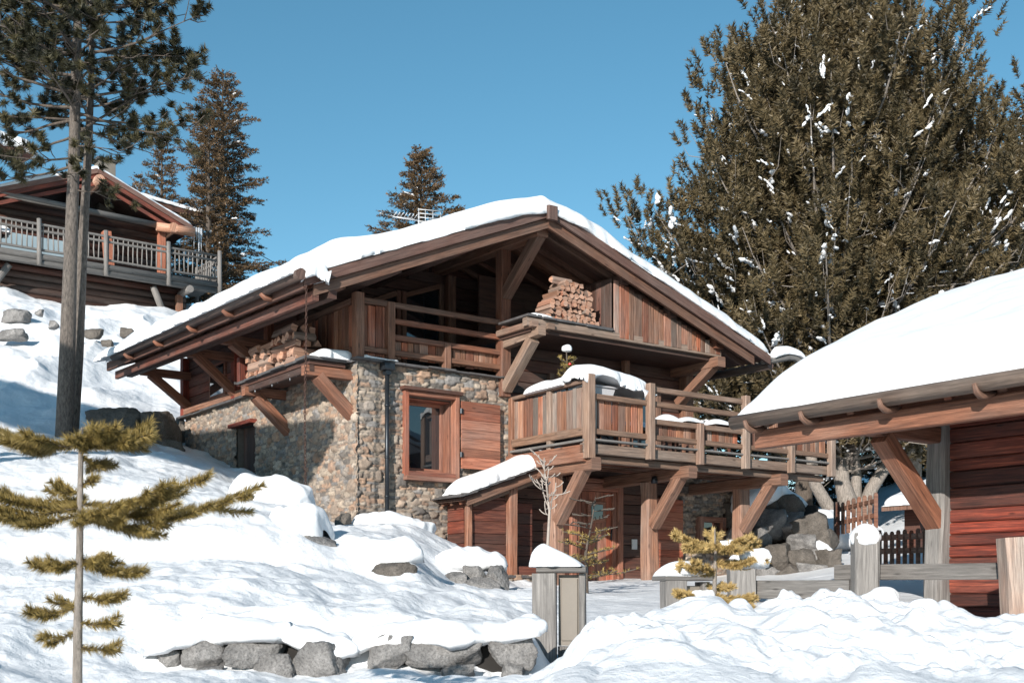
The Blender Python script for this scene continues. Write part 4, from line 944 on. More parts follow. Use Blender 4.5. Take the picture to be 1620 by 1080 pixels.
def drape(name, pts, T, wdt, seed, label):
    """snow lying along a line of points"""
    n = 60; P_ = [Vector(p) for p in pts]; m = len(P_)
    tt = np.linspace(0, m-1, n); c = np.array([list(P_[min(int(t), m-2)].lerp(P_[min(int(t), m-2)+1], t-min(int(t), m-2))) for t in tt])
    d = np.gradient(c, axis=0); nx = np.stack([-d[:, 1], d[:, 0]], 1); nx /= np.linalg.norm(nx, axis=1)[:, None]+1e-9
    k = 24; an = np.linspace(-1, 1, k); vs = []
    ends = np.sqrt(np.clip(1-(np.linspace(-1, 1, n))**8, 0, 1))
    for i in range(n):
        w = float(np.interp(tt[i], range(m), wdt)) if hasattr(wdt, '__len__') else wdt
        for j in range(k):
            o = an[j]*w*(.35+.65*ends[i]); h = T*ends[i]*(max(0, 1-an[j]**2)**.5)
            drop = .25*w*(an[j]**2)
            vs.append((c[i, 0]+nx[i, 0]*o, c[i, 1]+nx[i, 1]*o, c[i, 2]+h-drop))
        for j in range(k):
            vs.append((c[i, 0]+nx[i, 0]*an[j]*w*.6, c[i, 1]+nx[i, 1]*an[j]*w*.6, c[i, 2]-T*.5-.25*w*an[j]**2))
    vs = np.array(vs); wm = float(np.mean(wdt)); f1 = .55/wm; f2 = 1.6/wm
    for ax in range(3):
        q_ = vs[:, 0]*f1+ax*31, vs[:, 1]*f1+seed*3.1, vs[:, 2]*f1
        vs[:, ax] += wm*(.30 if ax < 2 else .22)*fbm(*q_, 2, seed+ax)+wm*.10*fbm(vs[:, 0]*f2+ax*31, vs[:, 1]*f2, vs[:, 2]*f2, 2, seed+ax+5)
    idx = np.arange(n*2*k).reshape(n, 2*k); ring = np.concatenate([idx[:, :k], idx[:, :k-1:-1]], 1)
    q = np.stack([ring[:-1], ring[1:], np.roll(ring, -1, 1)[1:], np.roll(ring, -1, 1)[:-1]], -1).reshape(-1, 4)
    return tag(npmesh(name, vs, q, M['roofsnow']), label, 'snow')
drape('snow_ledge', [P(232, 1016, 8.2), P(290, 1006, 8.12), P(330, 1000, 8.2), P(400, 1000, 8.08), P(455, 1004, 8.2), P(510, 1012, 8.1), P(560, 1012, 8.2)], .075, [.16, .22, .17, .24, .18, .2, .17], 61, 'snow lip over the left half of the foreground rock wall')
drape('snow_ledge', [P(560, 1010, 8.2), P(620, 1000, 8.14), P(660, 996, 8.22), P(720, 994, 8.1), P(765, 996, 8.2), P(815, 992, 8.1), P(852, 990, 8.2)], .075, [.17, .2, .17, .24, .18, .22, .17], 62, 'snow lip over the right half of the foreground rock wall')
drape('snow_pillow', [P(1170, 790, 22.6), P(1205, 772, 23.2), P(1250, 790, 23.6), P(1262, 800, 23.6)], .28, [.35, .5, .5, .35], 3, 'snow cap on top of the rock wall right of the terrace')
drape('snow_pillow', [P(1244, 822, 22.9), P(1275, 840, 22.8), P(1300, 858, 22.5), P(1316, 876, 22.3)], .12, [.2, .28, .22, .15], 4, 'snow strip running down the sloping boulder of the rock wall')
drape('snow_pillow', [P(1205, 882, 21.8), P(1216, 876, 21.8)], .05, .12, 5, 'small dab of snow on the largest brown wall boulder')
drape('snow_bank', [P(1270, 838, 25), P(1330, 838, 26), P(1372, 850, 27)], .4, [.6, .8, .6], 6, 'rounded bluish snow bank in shade behind the rock wall')
drape('snow_pillow', [P(440, 834, 13.7), P(480, 826, 13.35), P(516, 834, 13.3)], .18, [.26, .32, .24], 7, 'bulging snow pillow over the dark boulder near the stone corner')
drape('snow_pillow', [P(556, 872, 13.3), P(610, 876, 12.9), P(656, 872, 13.0)], .16, [.26, .30, .22], 8, 'overhanging snow lip above the dark boulder in the middle bank')
drape('snow_pillow', [P(680, 886, 15.5), P(740, 884, 15.3), P(802, 890, 15.4)], .14, [.22, .28, .2], 9, 'snow lip on the retaining rocks below the porch')
drape('snow_bank', [P(560, 838, 17.3), P(620, 832, 17.3), P(690, 850, 17.6)], .22, [.3, .42, .3], 10, 'lumpy snow heap against the front stone wall')
drape('snow_bank', [P(370, 788, 15.9), P(430, 796, 15.6), P(500, 812, 15.4)], .28, [.4, .5, .3], 11, 'smooth overhanging snow bank below the side wall')

# ================================================================ THE BARN (m across, k along, parallel to the chalet)
BA = Vector((4.56, 12.5, 0))
ba = thing('barn', BA, TH, 'red-brown timber barn with deep snow roof at the right edge', 'barn')
mb = MB(); z = -.35
while z < 2.5:
    h = random.uniform(.11, .23); mb.beam((.06+random.uniform(-.012, .012), -7, z+h/2), (.06, .10, z+h/2), .10, h-.008, (0, 0, 1), rc(.5, .5, .2, .2), .014); z += h
mb.build('side_wall', M['red'], ba)
mb = MB(); z = -.35
while z < 3.2:
    m1 = 2.87+min(2.75, (3.55-z)/.39); m0 = max(.12, 5.74-m1)
    mb.beam((m0, .04, z+.1), (m1, .04, z+.1), .10, .195, (0, 0, 1), rc(.45, .3, .12, .12), .012); z += .2
mb.build('gable_wall', M['red'], ba)
mb = MB(); mb.beam((-.06, .02, -.5), (.04, .02, 1.95), .24, .22, (0, 1, 0), (.75, .9, .2), .03, .012); mb.build('corner_post', M['grey'], ba)
brf = MB()
def bz(m): return 1.93+.43*(m+1.45) if m < 2.87 else 1.93+.43*4.32-.43*(m-2.87)
slab4(brf, [(-1.45, -8, bz(-1.45)), (2.87, -8, bz(2.87)), (2.87, 1.43, bz(2.87)), (-1.45, 1.43, bz(-1.45))], .06)
slab4(brf, [(2.87, -8, bz(2.87)), (7.2, -8, bz(7.2)), (7.2, 1.43, bz(7.2)), (2.87, 1.43, bz(2.87))], .06)
brf_ = brf.build('roof', M['beam'], ba)
mb = MB(); mb.tube([(-1.58, -8, 1.86), (-1.58, -3, 1.86), (-1.58, 1.50, 1.86)], .075, 14, (.30, .6, .4), .02); bg_ = mb.build('log_gutter', M['rail'], brf_)
for k in (-3.3, -2.35, -1.45, -.45, .5, 1.25):
    mb = MB(); mb.tube([(-1.35, k, 1.80), (-1.47, k, 1.765), (-1.57, k, 1.755), (-1.64, k, 1.79), (-1.67, k, 1.85)], [.03, .032, .034, .03, .02], 8, (.5, .4, .5)); mb.build('gutter_hook', M['beam'], bg_)
for (m, zz, w, h, cc) in ((-1.33, 1.68, .12, .20, (.6, .1, .6)), (-.95, 1.86, .15, .16, (.55, .1, .6)), (.10, 2.28, .16, .16, (.4, .1, .5))):
    mb = MB(); mb.beam((m, -8, zz), (m, 1.36, zz), w, h, col=cc, ch=.012); mb.build('purlin', M['beam'], brf_)
for i in range(16):
    k = 1.2-i*.55; mb = MB(); mb.beam((-1.40, k, bz(-1.4)-.11), (2.87, k, bz(2.87)-.11), .08, .1); mb.build('rafter', M['beam'], brf_)
mb = MB()
for sgn in (1,): mb.beam((-1.5, 1.40, bz(-1.45)-.05), (2.87, 1.40, bz(2.87)-.05), .05, .18); mb.beam((2.87, 1.40, bz(2.87)-.05), (7.2, 1.40, bz(7.2)-.05), .05, .18)
mb.build('rake_board', M['beam'], brf_)
for k in (.02, -3.2):
    mb = MB(); mb.beam((.15, k, 1.68), (-1.18, k, 1.68), .15, .17, col=(.6, .1, .6), ch=.015); mb.beam((-.02, k, .70), (-1.0, k, 1.60), .17, .19, (0, 1, 0), (.75, .1, .6), .012); mb.build('bracket', M['beam'], ba)
def bzs(a, b): return np.where(np.asarray(a) < 2.87, 1.93+.43*(np.asarray(a)+1.45), 1.93+.43*4.32-.43*(np.asarray(a)-2.87))-.15*np.exp(-((np.asarray(a)-2.87)/.8)**2)
sn = snow_field('roof_snow', -1.62, 7.3, -8, 1.52, bzs, .47, .62, None, BA, TH, jit=.05, ov=.05, lump=.05, na=260, nb=260, seed=71, fr=.9, hang=.02)
tag(sn, 'deep smooth snow on the barn roof at the right edge', 'snow')

# ================================================================ gate posts, meter boxes, fence
def world_box(c, w, d, h): pass
gp = thing('meter_post', P(886, 1062, 9.0), R(-8), 'grey timber meter post with a cream cabinet and snow cap, left of the drive', 'post')
H0 = .80
mb = MB(); mb.beam((-.105, -.06, -.2), (-.112, -.06, H0-.05), .175, .15, (0, 1, 0), (.55, .8, .3), .01, .004); mb.build('upright', M['grey'], gp)
mb = MB(); mb.beam((.175, .03, -.1), (.168, .03, H0-.05), .05, .16, (0, 1, 0), (.5, .8, .3), .01, .003); mb.build('upright', M['grey'], gp)
mb = MB(); mb.box(-.012, .145, .0, .12, .20, H0-.06); cb = mb.build('cabinet', M['cream'], gp)
mb = MB(); mb.box(.012, .135, -.014, -.001, .24, H0-.09, ch=.003); mb.build('cabinet_door', M['cream'], cb)
mb = MB(); mb.box(-.014, .146, -.03, .05, .03, .195, (.3, .6, .3)); mb.box(-.014, .146, -.03, .05, -.2, .02, (.3, .6, .3)); mb.build('kick_board', M['grey'], gp)
mb = MB(); mb.box(-.17, .205, -.12, .14, H0-.045, H0, (.15, .7, .3), .01); mb.build('cap_board', M['grey'], gp)
t_ = snow_field('snow_pillow', -.205, .15, -.13, .12, lambda a, b: H0+.002+0*a, .125, .07, None, gp.location, R(-8), tm=lambda a, b: np.clip(1.1-(a+.1)*3.2, .35, 1.15), jit=.05, ov=.02, lump=.10, na=40, nb=30, seed=81, fr=4); tag(t_, 'snow cap on the grey meter post left of the drive', 'snow')
gp2 = thing('meter_post', P(1078, 985, 12.0), R(18), 'low grey timber meter post behind the young fir, with a cream panel', 'post')
mb = MB(); mb.beam((-.12, -.08, -.1), (-.13, -.08, .43), .24, .16, (0, 1, 0), (.6, .8, .3), .01, .004); mb.build('upright', M['grey'], gp2)
mb = MB(); mb.beam((.24, .0, -.1), (.24, .0, .42), .08, .2, (0, 1, 0), (.6, .8, .3), .01, .003); mb.build('upright', M['grey'], gp2)
mb = MB(); mb.box(.0, .2, -.02, .1, .0, .38); mb.build('cabinet', M['cream'], gp2)
mb = MB(); mb.box(-.26, .29, -.17, .15, .43, .475, (.25, .7, .3), .01); mb.build('cap_board', M['grey'], gp2)
tag(snow_field('snow_pillow', -.24, .28, -.16, .15, lambda a, b: 0.477+0*a, .19, .17, None, gp2.location, R(18), jit=.02, ov=.03, lump=.04, na=40, nb=30, seed=82), 'round snow dome on the low meter post behind the young fir', 'snow')
fe = thing('timber_fence', P(1368, 975, 11.5), 0, 'rough grey timber gate fence with heavy posts and two rails in front of the barn', 'fence')
L0 = fe.location
def lp_(px, py, Y): return P(px, py, Y)-L0
def slabpost(px0, px1, ytop, ybot, Y, dpt, name='post', lean=0, mat='grey', col=(.7, .85, .2)):
    a = lp_((px0+px1)/2+lean, ybot, Y); b = lp_((px0+px1)/2, ytop, Y); w = (px1-px0)/FPX*Y
    mb = MB(); mb.beam((a.x, a.y, a.z-.2), b, w*.82, dpt, (0, 1, 0), col, .02, .010); return mb.build(name, M[mat], fe)
slabpost(1344, 1391, 843, 968, 11.5, .20); slabpost(1148, 1199, 884, 972, 12.3, .22); slabpost(1580, 1623, 850, 1000, 10.6, .22, lean=10, mat='board', col=(1, .9, .2))
mb = MB(); mb.beam(lp_(1196, 932, 12.35), lp_(1346, 932, 11.6), .08, .19, col=(.35, .9, .2)); mb.build('rail', M['grey'], fe)
mb = MB(); mb.beam(lp_(1322, 905, 12.0), lp_(1592, 903, 10.85), .07, .155, col=(.35, .7, .5)); mb.build('rail', M['grey'], fe)
def ball(name, px, py, Y, r, label, sq=.85, seed=1):
    import bmesh
    bm = bmesh.new(); bmesh.ops.create_icosphere(bm, subdivisions=4, radius=1); v = np.array([x.co[:] for x in bm.verts]); f = np.array([[w.index for w in x.verts] for x in bm.faces]); bm.free()
    v *= (1+.10*fbm(v[:, 0]*1.3, v[:, 1]*1.3, v[:, 2]*1.3, 3, seed))[:, None]; v *= np.array([r, r, r*sq])
    v[:, 2] = np.where(v[:, 2] < -.45*r, -.45*r+(v[:, 2]+.45*r)*.4, v[:, 2])
    o = npmesh(name, v, f, M['roofsnow']); o.location = P(px, py, Y); return tag(o, label, 'snow')
ball('snow_ball', 1369, 849, 11.5, .145, 'round ball of snow perched on the tall gate post', .95, 3)
ball('snow_pillow', 1176, 884, 12.3, .15, 'flattened snow cap on the gate post behind the young fir', .5, 4)
ball('snow_lump', 1395, 950, 11.2, .17, 'lump of snow at the foot of the tall gate post', .8, 6)

# ================================================================ background right: pickets, little roof
def picket(p0, p1, h, n, w, label, mat, rails=(.25, .75), post_every=9):
    p0, p1 = Vector(p0), Vector(p1); t = thing('picket_fence', p0, 0, label, 'fence'); d = p1-p0
    for k in range(n):
        c = d*(k/(n-1)); mb = MB(); hh = h*random.uniform(.96, 1.04)
        mb.prism([(c.x-w/2, c.y, c.z-.1), (c.x+w/2, c.y, c.z-.1), (c.x+w/2, c.y, c.z+hh-w*.5), (c.x+w*.25, c.y, c.z+hh), (c.x-w*.25, c.y, c.z+hh), (c.x-w/2, c.y, c.z+hh-w*.5)], (0, .03, 0)); mb.build('picket', M[mat], t)
    for r_ in rails: mb = MB(); mb.beam(Vector((0, .055, h*r_)), d+Vector((0, .055, h*r_)), .045, .09); mb.build('rail', M[mat], t)
    for k in range(0, n, post_every): c = d*(k/(n-1)); mb = MB(); mb.beam((c.x, c.y+.12, c.z-.2), (c.x, c.y+.12, c.z+h*1.05), .1, .1, (0, 1, 0)); mb.build('post', M[mat], t)
    return t
picket(P(1326, 838, 24), P(1386, 826, 22.5), .55, 8, .075, 'brown picket fence section left of the tall gate post', 'beam')
picket(P(1392, 882, 19), P(1486, 880, 17.5), .43, 10, .062, 'brown picket fence between the tall gate post and the barn', 'beam')
picket(P(1252, 830, 26.5), P(1345, 832, 26), .38, 12, .10, 'dark picket fence in the shade of the big pines', 'dark')
pp = thing('garden_shed', P(1470, 860, 23), TH, 'small timber shed with a snowy roof behind the barn bracket', 'shed')
mb = MB(); mb.box(-.3, 3, .0, .35, -.6, .88); mb.build('wall', M['dark'], pp)
z0 = pp.location.z
pr_ = MB(); slab4(pr_, [(-.95, -.5, .70), (1.4, -.5, 1.5), (1.4, .4, 1.5), (-.95, .4, .70)], .08); slab4(pr_, [(1.4, -.5, 1.5), (3.7, -.5, .70), (3.7, .4, .70), (1.4, .4, 1.5)], .08); ro = pr_.build('roof', M['beam'], pp)
mb = MB(); mb.beam((-.98, -.52, .58), (1.4, -.52, 1.39), .05, .16); mb.build('rake_board', M['shutter'], ro)
tag(snow_field('roof_snow', -.98, 1.4, -.5, .4, lambda a, b: .72+(a+.95)*.34, .17, .15, None, pp.location, TH, na=40, nb=40, seed=83), 'snow on the roof of the small shed behind the barn', 'snow')

# ================================================================ THE UPPER LEFT CHALET
OL = Vector((-10.46, 42.0, 0))
lc = thing('log_chalet', OL, TH, 'rustic log chalet with a long railed balcony on the hill at upper left', 'chalet')
def LW(a, b, z): return OL+U1*a+U2*b+Vector((0, 0, z))
ZD = 11.12
mb = MB(); z = 8.2
while z < 13.4:
    mb.tube([(-14, 2.0, z), (-1.2, 2.0, z)], .13, 10, rc(.45, .25, .3, .25)); z += .235
mb.build('log_wall', M['dark'], lc)
mb = MB(); z = 8.2
while z < ZD-.3: mb.tube([(-14, .9, z), (-.9, .9, z)], .13, 10, rc(.5, .25, .45, .3)); z += .235
mb.build('log_wall', M['dark'], lc)
mb = MB(); mb.box(-14, -.9, 1.0, 6, 8, ZD-.2); mb.box(-14, -1.3, 2.14, 8, ZD-.1, 13.3); mb.build('house_body', M['dark'], lc)
dk = MB(); dk.box(-14, .0, .02, 2.0, ZD-.12, ZD-.02); deck = dk.build('balcony', M['grey'], lc)
for (z, r_) in ((ZD-.13, .12), (ZD-.32, .10)):
    mb = MB(); mb.tube([(-14, -.02, z), (-7, -.02, z), (0.05, -.02, z)], r_, 10, (.40, .8, .3), .05); mb.build('edge_log', M['grey'], deck)
for z in (ZD+.92, ZD+.74, ZD+.12):
    mb = MB(); mb.tube([(-14+k*2, -.03, z+random.uniform(-.02, .02)) for k in range(8)], .045, 8, (.55, .8, .3), .08); mb.build('rail', M['grey'], deck)
    mb = MB(); mb.tube([(.0, -.03, z), (.0, 2.2, z)], .045, 8, (.55, .8, .3), .08); mb.build('rail', M['grey'], deck)
for a in (-10.6, -8.35, -6.15, -4.0, -1.85, .0):
    mb = MB(); mb.tube([(a, -.12, ZD-.42), (a, -.10, ZD+.3), (a, -.08, ZD+1.10)], [.085, .08, .075], 8, (.6, .85, .3), .05); mb.build('post', M['grey'], deck)
mb = MB(); mb.tube([(.0, 2.1, ZD-.3), (.0, 2.1, ZD+1.0)], .07, 8, (.6, .8, .3)); mb.build('post', M['grey'], deck)
for k in range(58):
    a = -9.6+k*.163
    if min(abs(a-q_) for q_ in (-8.35, -6.15, -4.0, -1.85, .0)) < .09: continue
    mb = MB(); mb.tube([(a+random.uniform(-.02, .02), -.03, ZD+.08), (a+random.uniform(-.01, .01), -.03, ZD+.45), (a+random.uniform(-.02, .02), -.03, ZD+.9)], .022, 6, (.75, .8, .3)); mb.build('baluster', M['grey'], deck)
for k in range(12):
    mb = MB(); mb.tube([(.0, .12+k*.165, ZD+.1), (.0, .12+k*.165, ZD+.9)], .022, 6, (.85, .8, .3)); mb.build('baluster', M['grey'], deck)
for a in (-9.2, -7.6, -1.1):
    mb = MB(); mb.tube([(a, .9, ZD-.42), (a, -.15, ZD-.42)], .13, 9, (.6, .6, .3)); mb.build('joist_end', M['grey'], deck)
for (a0, a1) in ((-10.4, -9.2), (-7.0, -7.9), (-2.3, -1.45), (-.1, -.95)):
    mb = MB(); mb.tube([(a0, .2, ZD-.45), (a1, .75, ZD-1.9)], .12, 9, (.5, .7, .3), .03); mb.build('strut', M['grey'], deck)
for a in (-8.55, -1.2): mb = MB(); mb.beam((a, .7, 8.3), (a, .7, ZD-.5), .22, .22, (0, 1, 0), (.8, .2, .5)); mb.build('post', M['beam'], deck)
AR = -3.94; ZA = 14.62; RB = 1.0
def lz(a): return ZA-.41*abs(a-AR)
lr = MB(); slab4(lr, [(-7.5, RB, lz(-7.5)), (AR, RB, ZA), (AR, 9, ZA), (-7.5, 9, lz(-7.5))], .14); slab4(lr, [(AR, RB, ZA), (-.60, RB, lz(-.60)), (-.60, 9, lz(-.60)), (AR, 9, ZA)], .14)
lroof = lr.build('roof', M['dark'], lc)
for (dz, t, off, m_) in ((.02, .16, -.03, 'rake'), (-.14, .15, .03, 'red'), (-.40, .13, .10, 'red')):
    for e in (-7.5, -.62):
        e2 = e+(.0 if dz > 0 else (.25 if e < -5 else -.25))
        mb = MB(); mb.beam((e2, RB+off, lz(e2)+dz-t/2), (AR, RB+off, ZA+dz-t/2), .06, t, col=(.7, .3, .5) if m_ == 'red' else (.8, .3, .5)); mb.build('rake_board', M[m_], lroof)
mb = MB(); mb.tube([(AR, RB-.25, ZA-.42), (AR, 8, ZA-.42)], .17, 12, (.7, .3, .5)); mb.build('ridge_log', M['log'], lroof)
mb = MB(); mb.tube([(-1.35, RB-.25, 13.03), (-1.35, 8, 13.05)], .17, 12, (.7, .1, .5)); mb.tube([(-1.9, RB+.0, 13.02), (-.6, RB-.2, 13.0)], [.15, .17], 12, (1, .1, .5)); mb.build('plate_log', M['log'], lroof)
mb = MB(); mb.tube([(-7.2, RB+.1, 13.20), (-1.7, RB+.1, 13.10)], .11, 10, (.4, .7, .3)); mb.build('tie_log', M['grey'], lroof)
for a, z0, z1, w in ((-1.62, ZD, 13.0, .24), (-3.55, ZD, 12.6, .28)):
    mb = MB(); mb.beam((a+(.12 if w > .25 else 0), 1.3, z0), (a-(.02 if w > .25 else 0), 1.3, z1), w, w, (0, 1, 0), (.8, .0, .6)); mb.build('post', M['shutter'], lc)
mb = MB(); mb.box(-6.9, -4.75, 1.80, 1.84, ZD+.1, ZD+1.05, ch=0); mb.build('window_pane', M['paleglass'], lc)
# second roof plane behind on the right, upper roof at the far left, chimney
mb = MB(); slab4(mb, [(-1.6, 4.0, 15.0), (1.7, 4.0, 14.75), (1.4, 9, 15.6), (-3, 9, 16.0)], .22); mb.build('rear_roof', M['dark'], lc)
mb = MB(); mb.box(-3.25, -2.65, 3.2, 3.8, 13.5, 15.75); cm = mb.build('chimney', M['cream'], lroof)
mb = MB(); mb.box(-3.33, -2.57, 3.12, 3.88, 15.76, 15.85); mb.build('chimney_cap', M['slate'], cm)
mb = MB(); mb.beam((-11.5, -.4, 15.0), (-6.2, 1.2, 14.70), .9, .2, (0, .3, 1), (.6, .9, .3)); mb.build('upper_roof', M['grey'], lc)
tag(snow_field('roof_snow', -7.55, -.55, RB+.02, 9, lambda a, b: ZA-.41*np.abs(a-AR)+.02, .17, .16, None, OL, TH, na=100, nb=50, jit=.05, seed=91), 'thin snow on the gable roof of the upper left log chalet', 'snow')
tag(snow_field('roof_snow', -1.7, 1.75, 3.95, 9, lambda a, b: 15.0-(a+1.6)*.075+(b-4)*.18, .16, .14, None, OL, TH, na=60, nb=40, jit=.05, seed=92), 'snow strip on the rear roof of the log chalet beside the brown spruce', 'snow')
tag(snow_field('roof_snow', -12, -6.35, -.9, .9, lambda a, b: 14.1+(a+6.35)*-.10+(b+.6)*.15, .42, .3, None, OL, TH, na=60, nb=40, jit=.12, seed=93, hang=.1), 'thick snow drooping from the upper roof at the left edge', 'snow')
mb = MB(); slab4(mb, [(-12, -.8, 14.5), (-6.5, -.8, 14.06), (-6.5, .9, 14.3), (-12, .9, 14.75)], .1); mb.build('upper_roof', M['dark'], lc)
tag(snow_field('snow_pillow', -9.8, -6.9, .35, 1.1, lambda a, b: ZD+.62+0*a, .26, .2, None, OL, TH, na=60, nb=30, jit=.06, seed=94), 'long pillow of snow on the table behind the log balcony railing', 'snow')
tt = thing('balcony_table', LW(-8.35, .7, ZD), TH, 'low table under snow on the log chalet balcony', 'table')
mb = MB(); mb.box(-1.3, 1.3, -.3, .3, .55, .61); mb.build('tabletop', M['dark'], tt)
for x in (-1.1, 1.1): mb = MB(); mb.box(x-.05, x+.05, -.2, .2, -.02, .549); mb.build('leg', M['dark'], tt)
def icicles(name, pts, label, seed):
    g = random.Random(seed); o = Vector(pts[0][0]); t = thing(name, o, 0, label, 'icicles')
    for (p, L) in pts:
        p = Vector(p)-o; r = min(.045, .02+.03*L); mb = MB(); mb.tube([p, p-Vector((0, 0, L*.4)), p-Vector((0, 0, L))], [r, r*.6, .002], 7, (.5, 0, 0)); mb.build('icicle', M['ice'], t)
    return t
icicles('icicle_cluster', [(LW(-.62+.09*k, RB+.0, 13.25), L) for k, L in enumerate((.55, .8, .5, 1.25, .9))], 'cluster of icicles hanging from the eave corner of the log chalet', 3)
icicles('icicle_cluster', [(LW(-9.1, -.8, 14.25), .9), (LW(-8.95, -.8, 14.25), .5), (LW(-8.2, -.8, 14.2), .3)], 'icicles hanging from the upper left roof edge', 4)
icicles('icicle_cluster', [(HW(-.72, .4+.22*k, 3.40), .03+.03*((k*7) % 3)) for k in range(9)], 'row of tiny icicles under the firewood shelf', 5)
gl_ = thing('balcony_lamp', LW(-8.75, 1.0, 12.78), 0, 'round white globe lamp under the log chalet roof', 'lamp')
mb = MB(); mb.tube([(0, 0, -.13), (0, 0, -.11), (0, 0, 0), (0, 0, .11), (0, 0, .13)], [.03, .08, .13, .08, .03], 14); mb.build('globe', M['white'], gl_)
mb = MB(); mb.tube([(0, 0, .13), (0, 0, .7)], .012, 6); mb.build('cord', M['metal'], gl_)
# power line
a, b = P(395, 392, 44), P(520, 445, 30); mb = MB(); mb.tube([a.lerp(b, t/8)-Vector((0, 0, .15*math.sin(math.pi*t/8))) for t in range(-6, 12)], .014, 5, (.1, .5, .5)); tag(mb.build('power_line', M['metal'], None), 'thin dark overhead cable running down behind the chalet roof', 'cable')
# unseen roof on posts, added left of the frame and shaped to shade the slope and the side wall

nb = thing('shadow_roof', (-9, 8, 0), 0, 'unseen long sloping roof on posts, added left of the view to cast shade', 'shadow caster')
mb = MB(); sx = lambda x: x+9.0
zt = lambda x: 5.80+.42*(-5.75-x)
slab4(mb, [(sx(-9.1), -2.6, zt(-9.1)-.75), (sx(-5.75), 2, zt(-5.75)), (sx(-22), 2, zt(-22)), (sx(-22), -2.6, zt(-22))], .3); mb.build('roof', M['dark'], nb)
for (x, y) in ((-10, -1.5), (-9.6, 1.6), (-13, 1.6), (-13, -1.5), (-18, 1.6), (-18, -1.5)):
    mb = MB(); mb.beam((sx(x), y, -1.5), (sx(x), y, zt(x)-1), .2, .2, (0, 1, 0)); mb.build('post', M['beam'], nb)

# ================================================================ TREES
class Leaves:
    def __init__(s, seed): s.g = np.random.default_rng(seed); s.V = []; s.C = []
    def shoots(s, P0, D_, L, R_, n, w, fwd=.7, bright=.5, db=.35):
        """bundles of needles around short axes: P0 (k,3) roots, D_ (k,3) unit directions, L lengths, R_ needle lengths, n needles each"""
        g = s.g; k = len(P0); P0 = np.repeat(P0, n, 0); D2 = np.repeat(D_, n, 0); Lr = np.repeat(np.broadcast_to(L, k), n); Rr = np.repeat(np.broadcast_to(R_, k), n)
        t = g.random(k*n); rnd = g.normal(size=(k*n, 3)); rnd -= (rnd*D2).sum(1)[:, None]*D2; rnd /= np.linalg.norm(rnd, axis=1)[:, None]+1e-9
        nd = rnd+D2*(fwd*(.4+1.2*t))[:, None]; nd /= np.linalg.norm(nd, axis=1)[:, None]
        root = P0+D2*(t*Lr)[:, None]; tip = root+nd*(Rr*g.uniform(.7, 1.1, k*n))[:, None]
        sd_ = np.cross(nd, g.normal(size=(k*n, 3))); sd_ /= np.linalg.norm(sd_, axis=1)[:, None]+1e-9
        s.V.append(np.stack([root-sd_*w/2, root+sd_*w/2, tip], 1).reshape(-1, 3))
        b = np.repeat(np.clip(bright+g.uniform(-db, db, k), 0, 1), n)+g.uniform(-.12, .12, k*n)
        s.C.append(np.repeat(np.clip(b, 0, 1), 3))
    def build(s, name, mat, parent):
        V = np.vstack(s.V); c = np.concatenate(s.C); F = np.arange(len(V)).reshape(-1, 3)
        return npmesh(name, V, F, mat, parent, np.stack([c, c, c], 1), smooth=False)
class Blobs:
    """little cushions of snow"""
    def __init__(s, seed): s.g = np.random.default_rng(seed); s.V = []; s.F = []; s.n = 0
    def add(s, p, d, L, r):
        g = s.g; d = np.array(d, float); d /= np.linalg.norm(d)+1e-9; x = np.cross(d, [0, 0, 1.]); x /= np.linalg.norm(x)+1e-9; y = np.cross(x, d)
        m, k = 5, 7; v = []
        for i in range(m):
            t = i/(m-1); rr = r*math.sin(math.pi*(.08+.84*t))**.7*g.uniform(.55, 1.3)
            for j in range(k):
                a = 2*math.pi*j/k; q = np.array(p)+d*L*(t-.5)+x*math.cos(a)*rr*g.uniform(.5, 1.4)+y*math.sin(a)*rr*.7*g.uniform(.5, 1.4); v.append(q)
        f = [(i*k+j, i*k+(j+1) % k, (i+1)*k+(j+1) % k, (i+1)*k+j) for i in range(m-1) for j in range(k)]
        f += [(0, 1, 2, 3), (3, 4, 5, 0), (0, 5, 6, 0)][:2]+[]
        s.V += v; s.F += [tuple(s.n+q for q in ff) for ff in f]; s.n += len(v)
    def build(s, name, parent):
        if not s.V: return
        return tag(npmesh(name, np.array(s.V), np.array(s.F), M['roofsnow'], parent), kind='stuff')
def limb(mb, p0, az, L, el0, el1, r0, seg=7, wob=.06, g=random):
    p = Vector(p0); pts = [p.copy()]; rs = [r0]
    for i in range(seg):
        t = (i+.5)/seg; el = el0+(el1-el0)*t; az += g.uniform(-wob, wob)*2
        p = p+Vector((math.sin(az)*math.cos(el), math.cos(az)*math.cos(el), math.sin(el)))*(L/seg)
        pts.append(p.copy()); rs.append(max(.008, r0*(1-t)**.8))
    mb.tube(pts, rs, 5, (.5, .5, .5), 0, caps=False); return pts
def prof(z, tab): return float(np.interp(z, [a for a, _ in tab], [b for _, b in tab]))

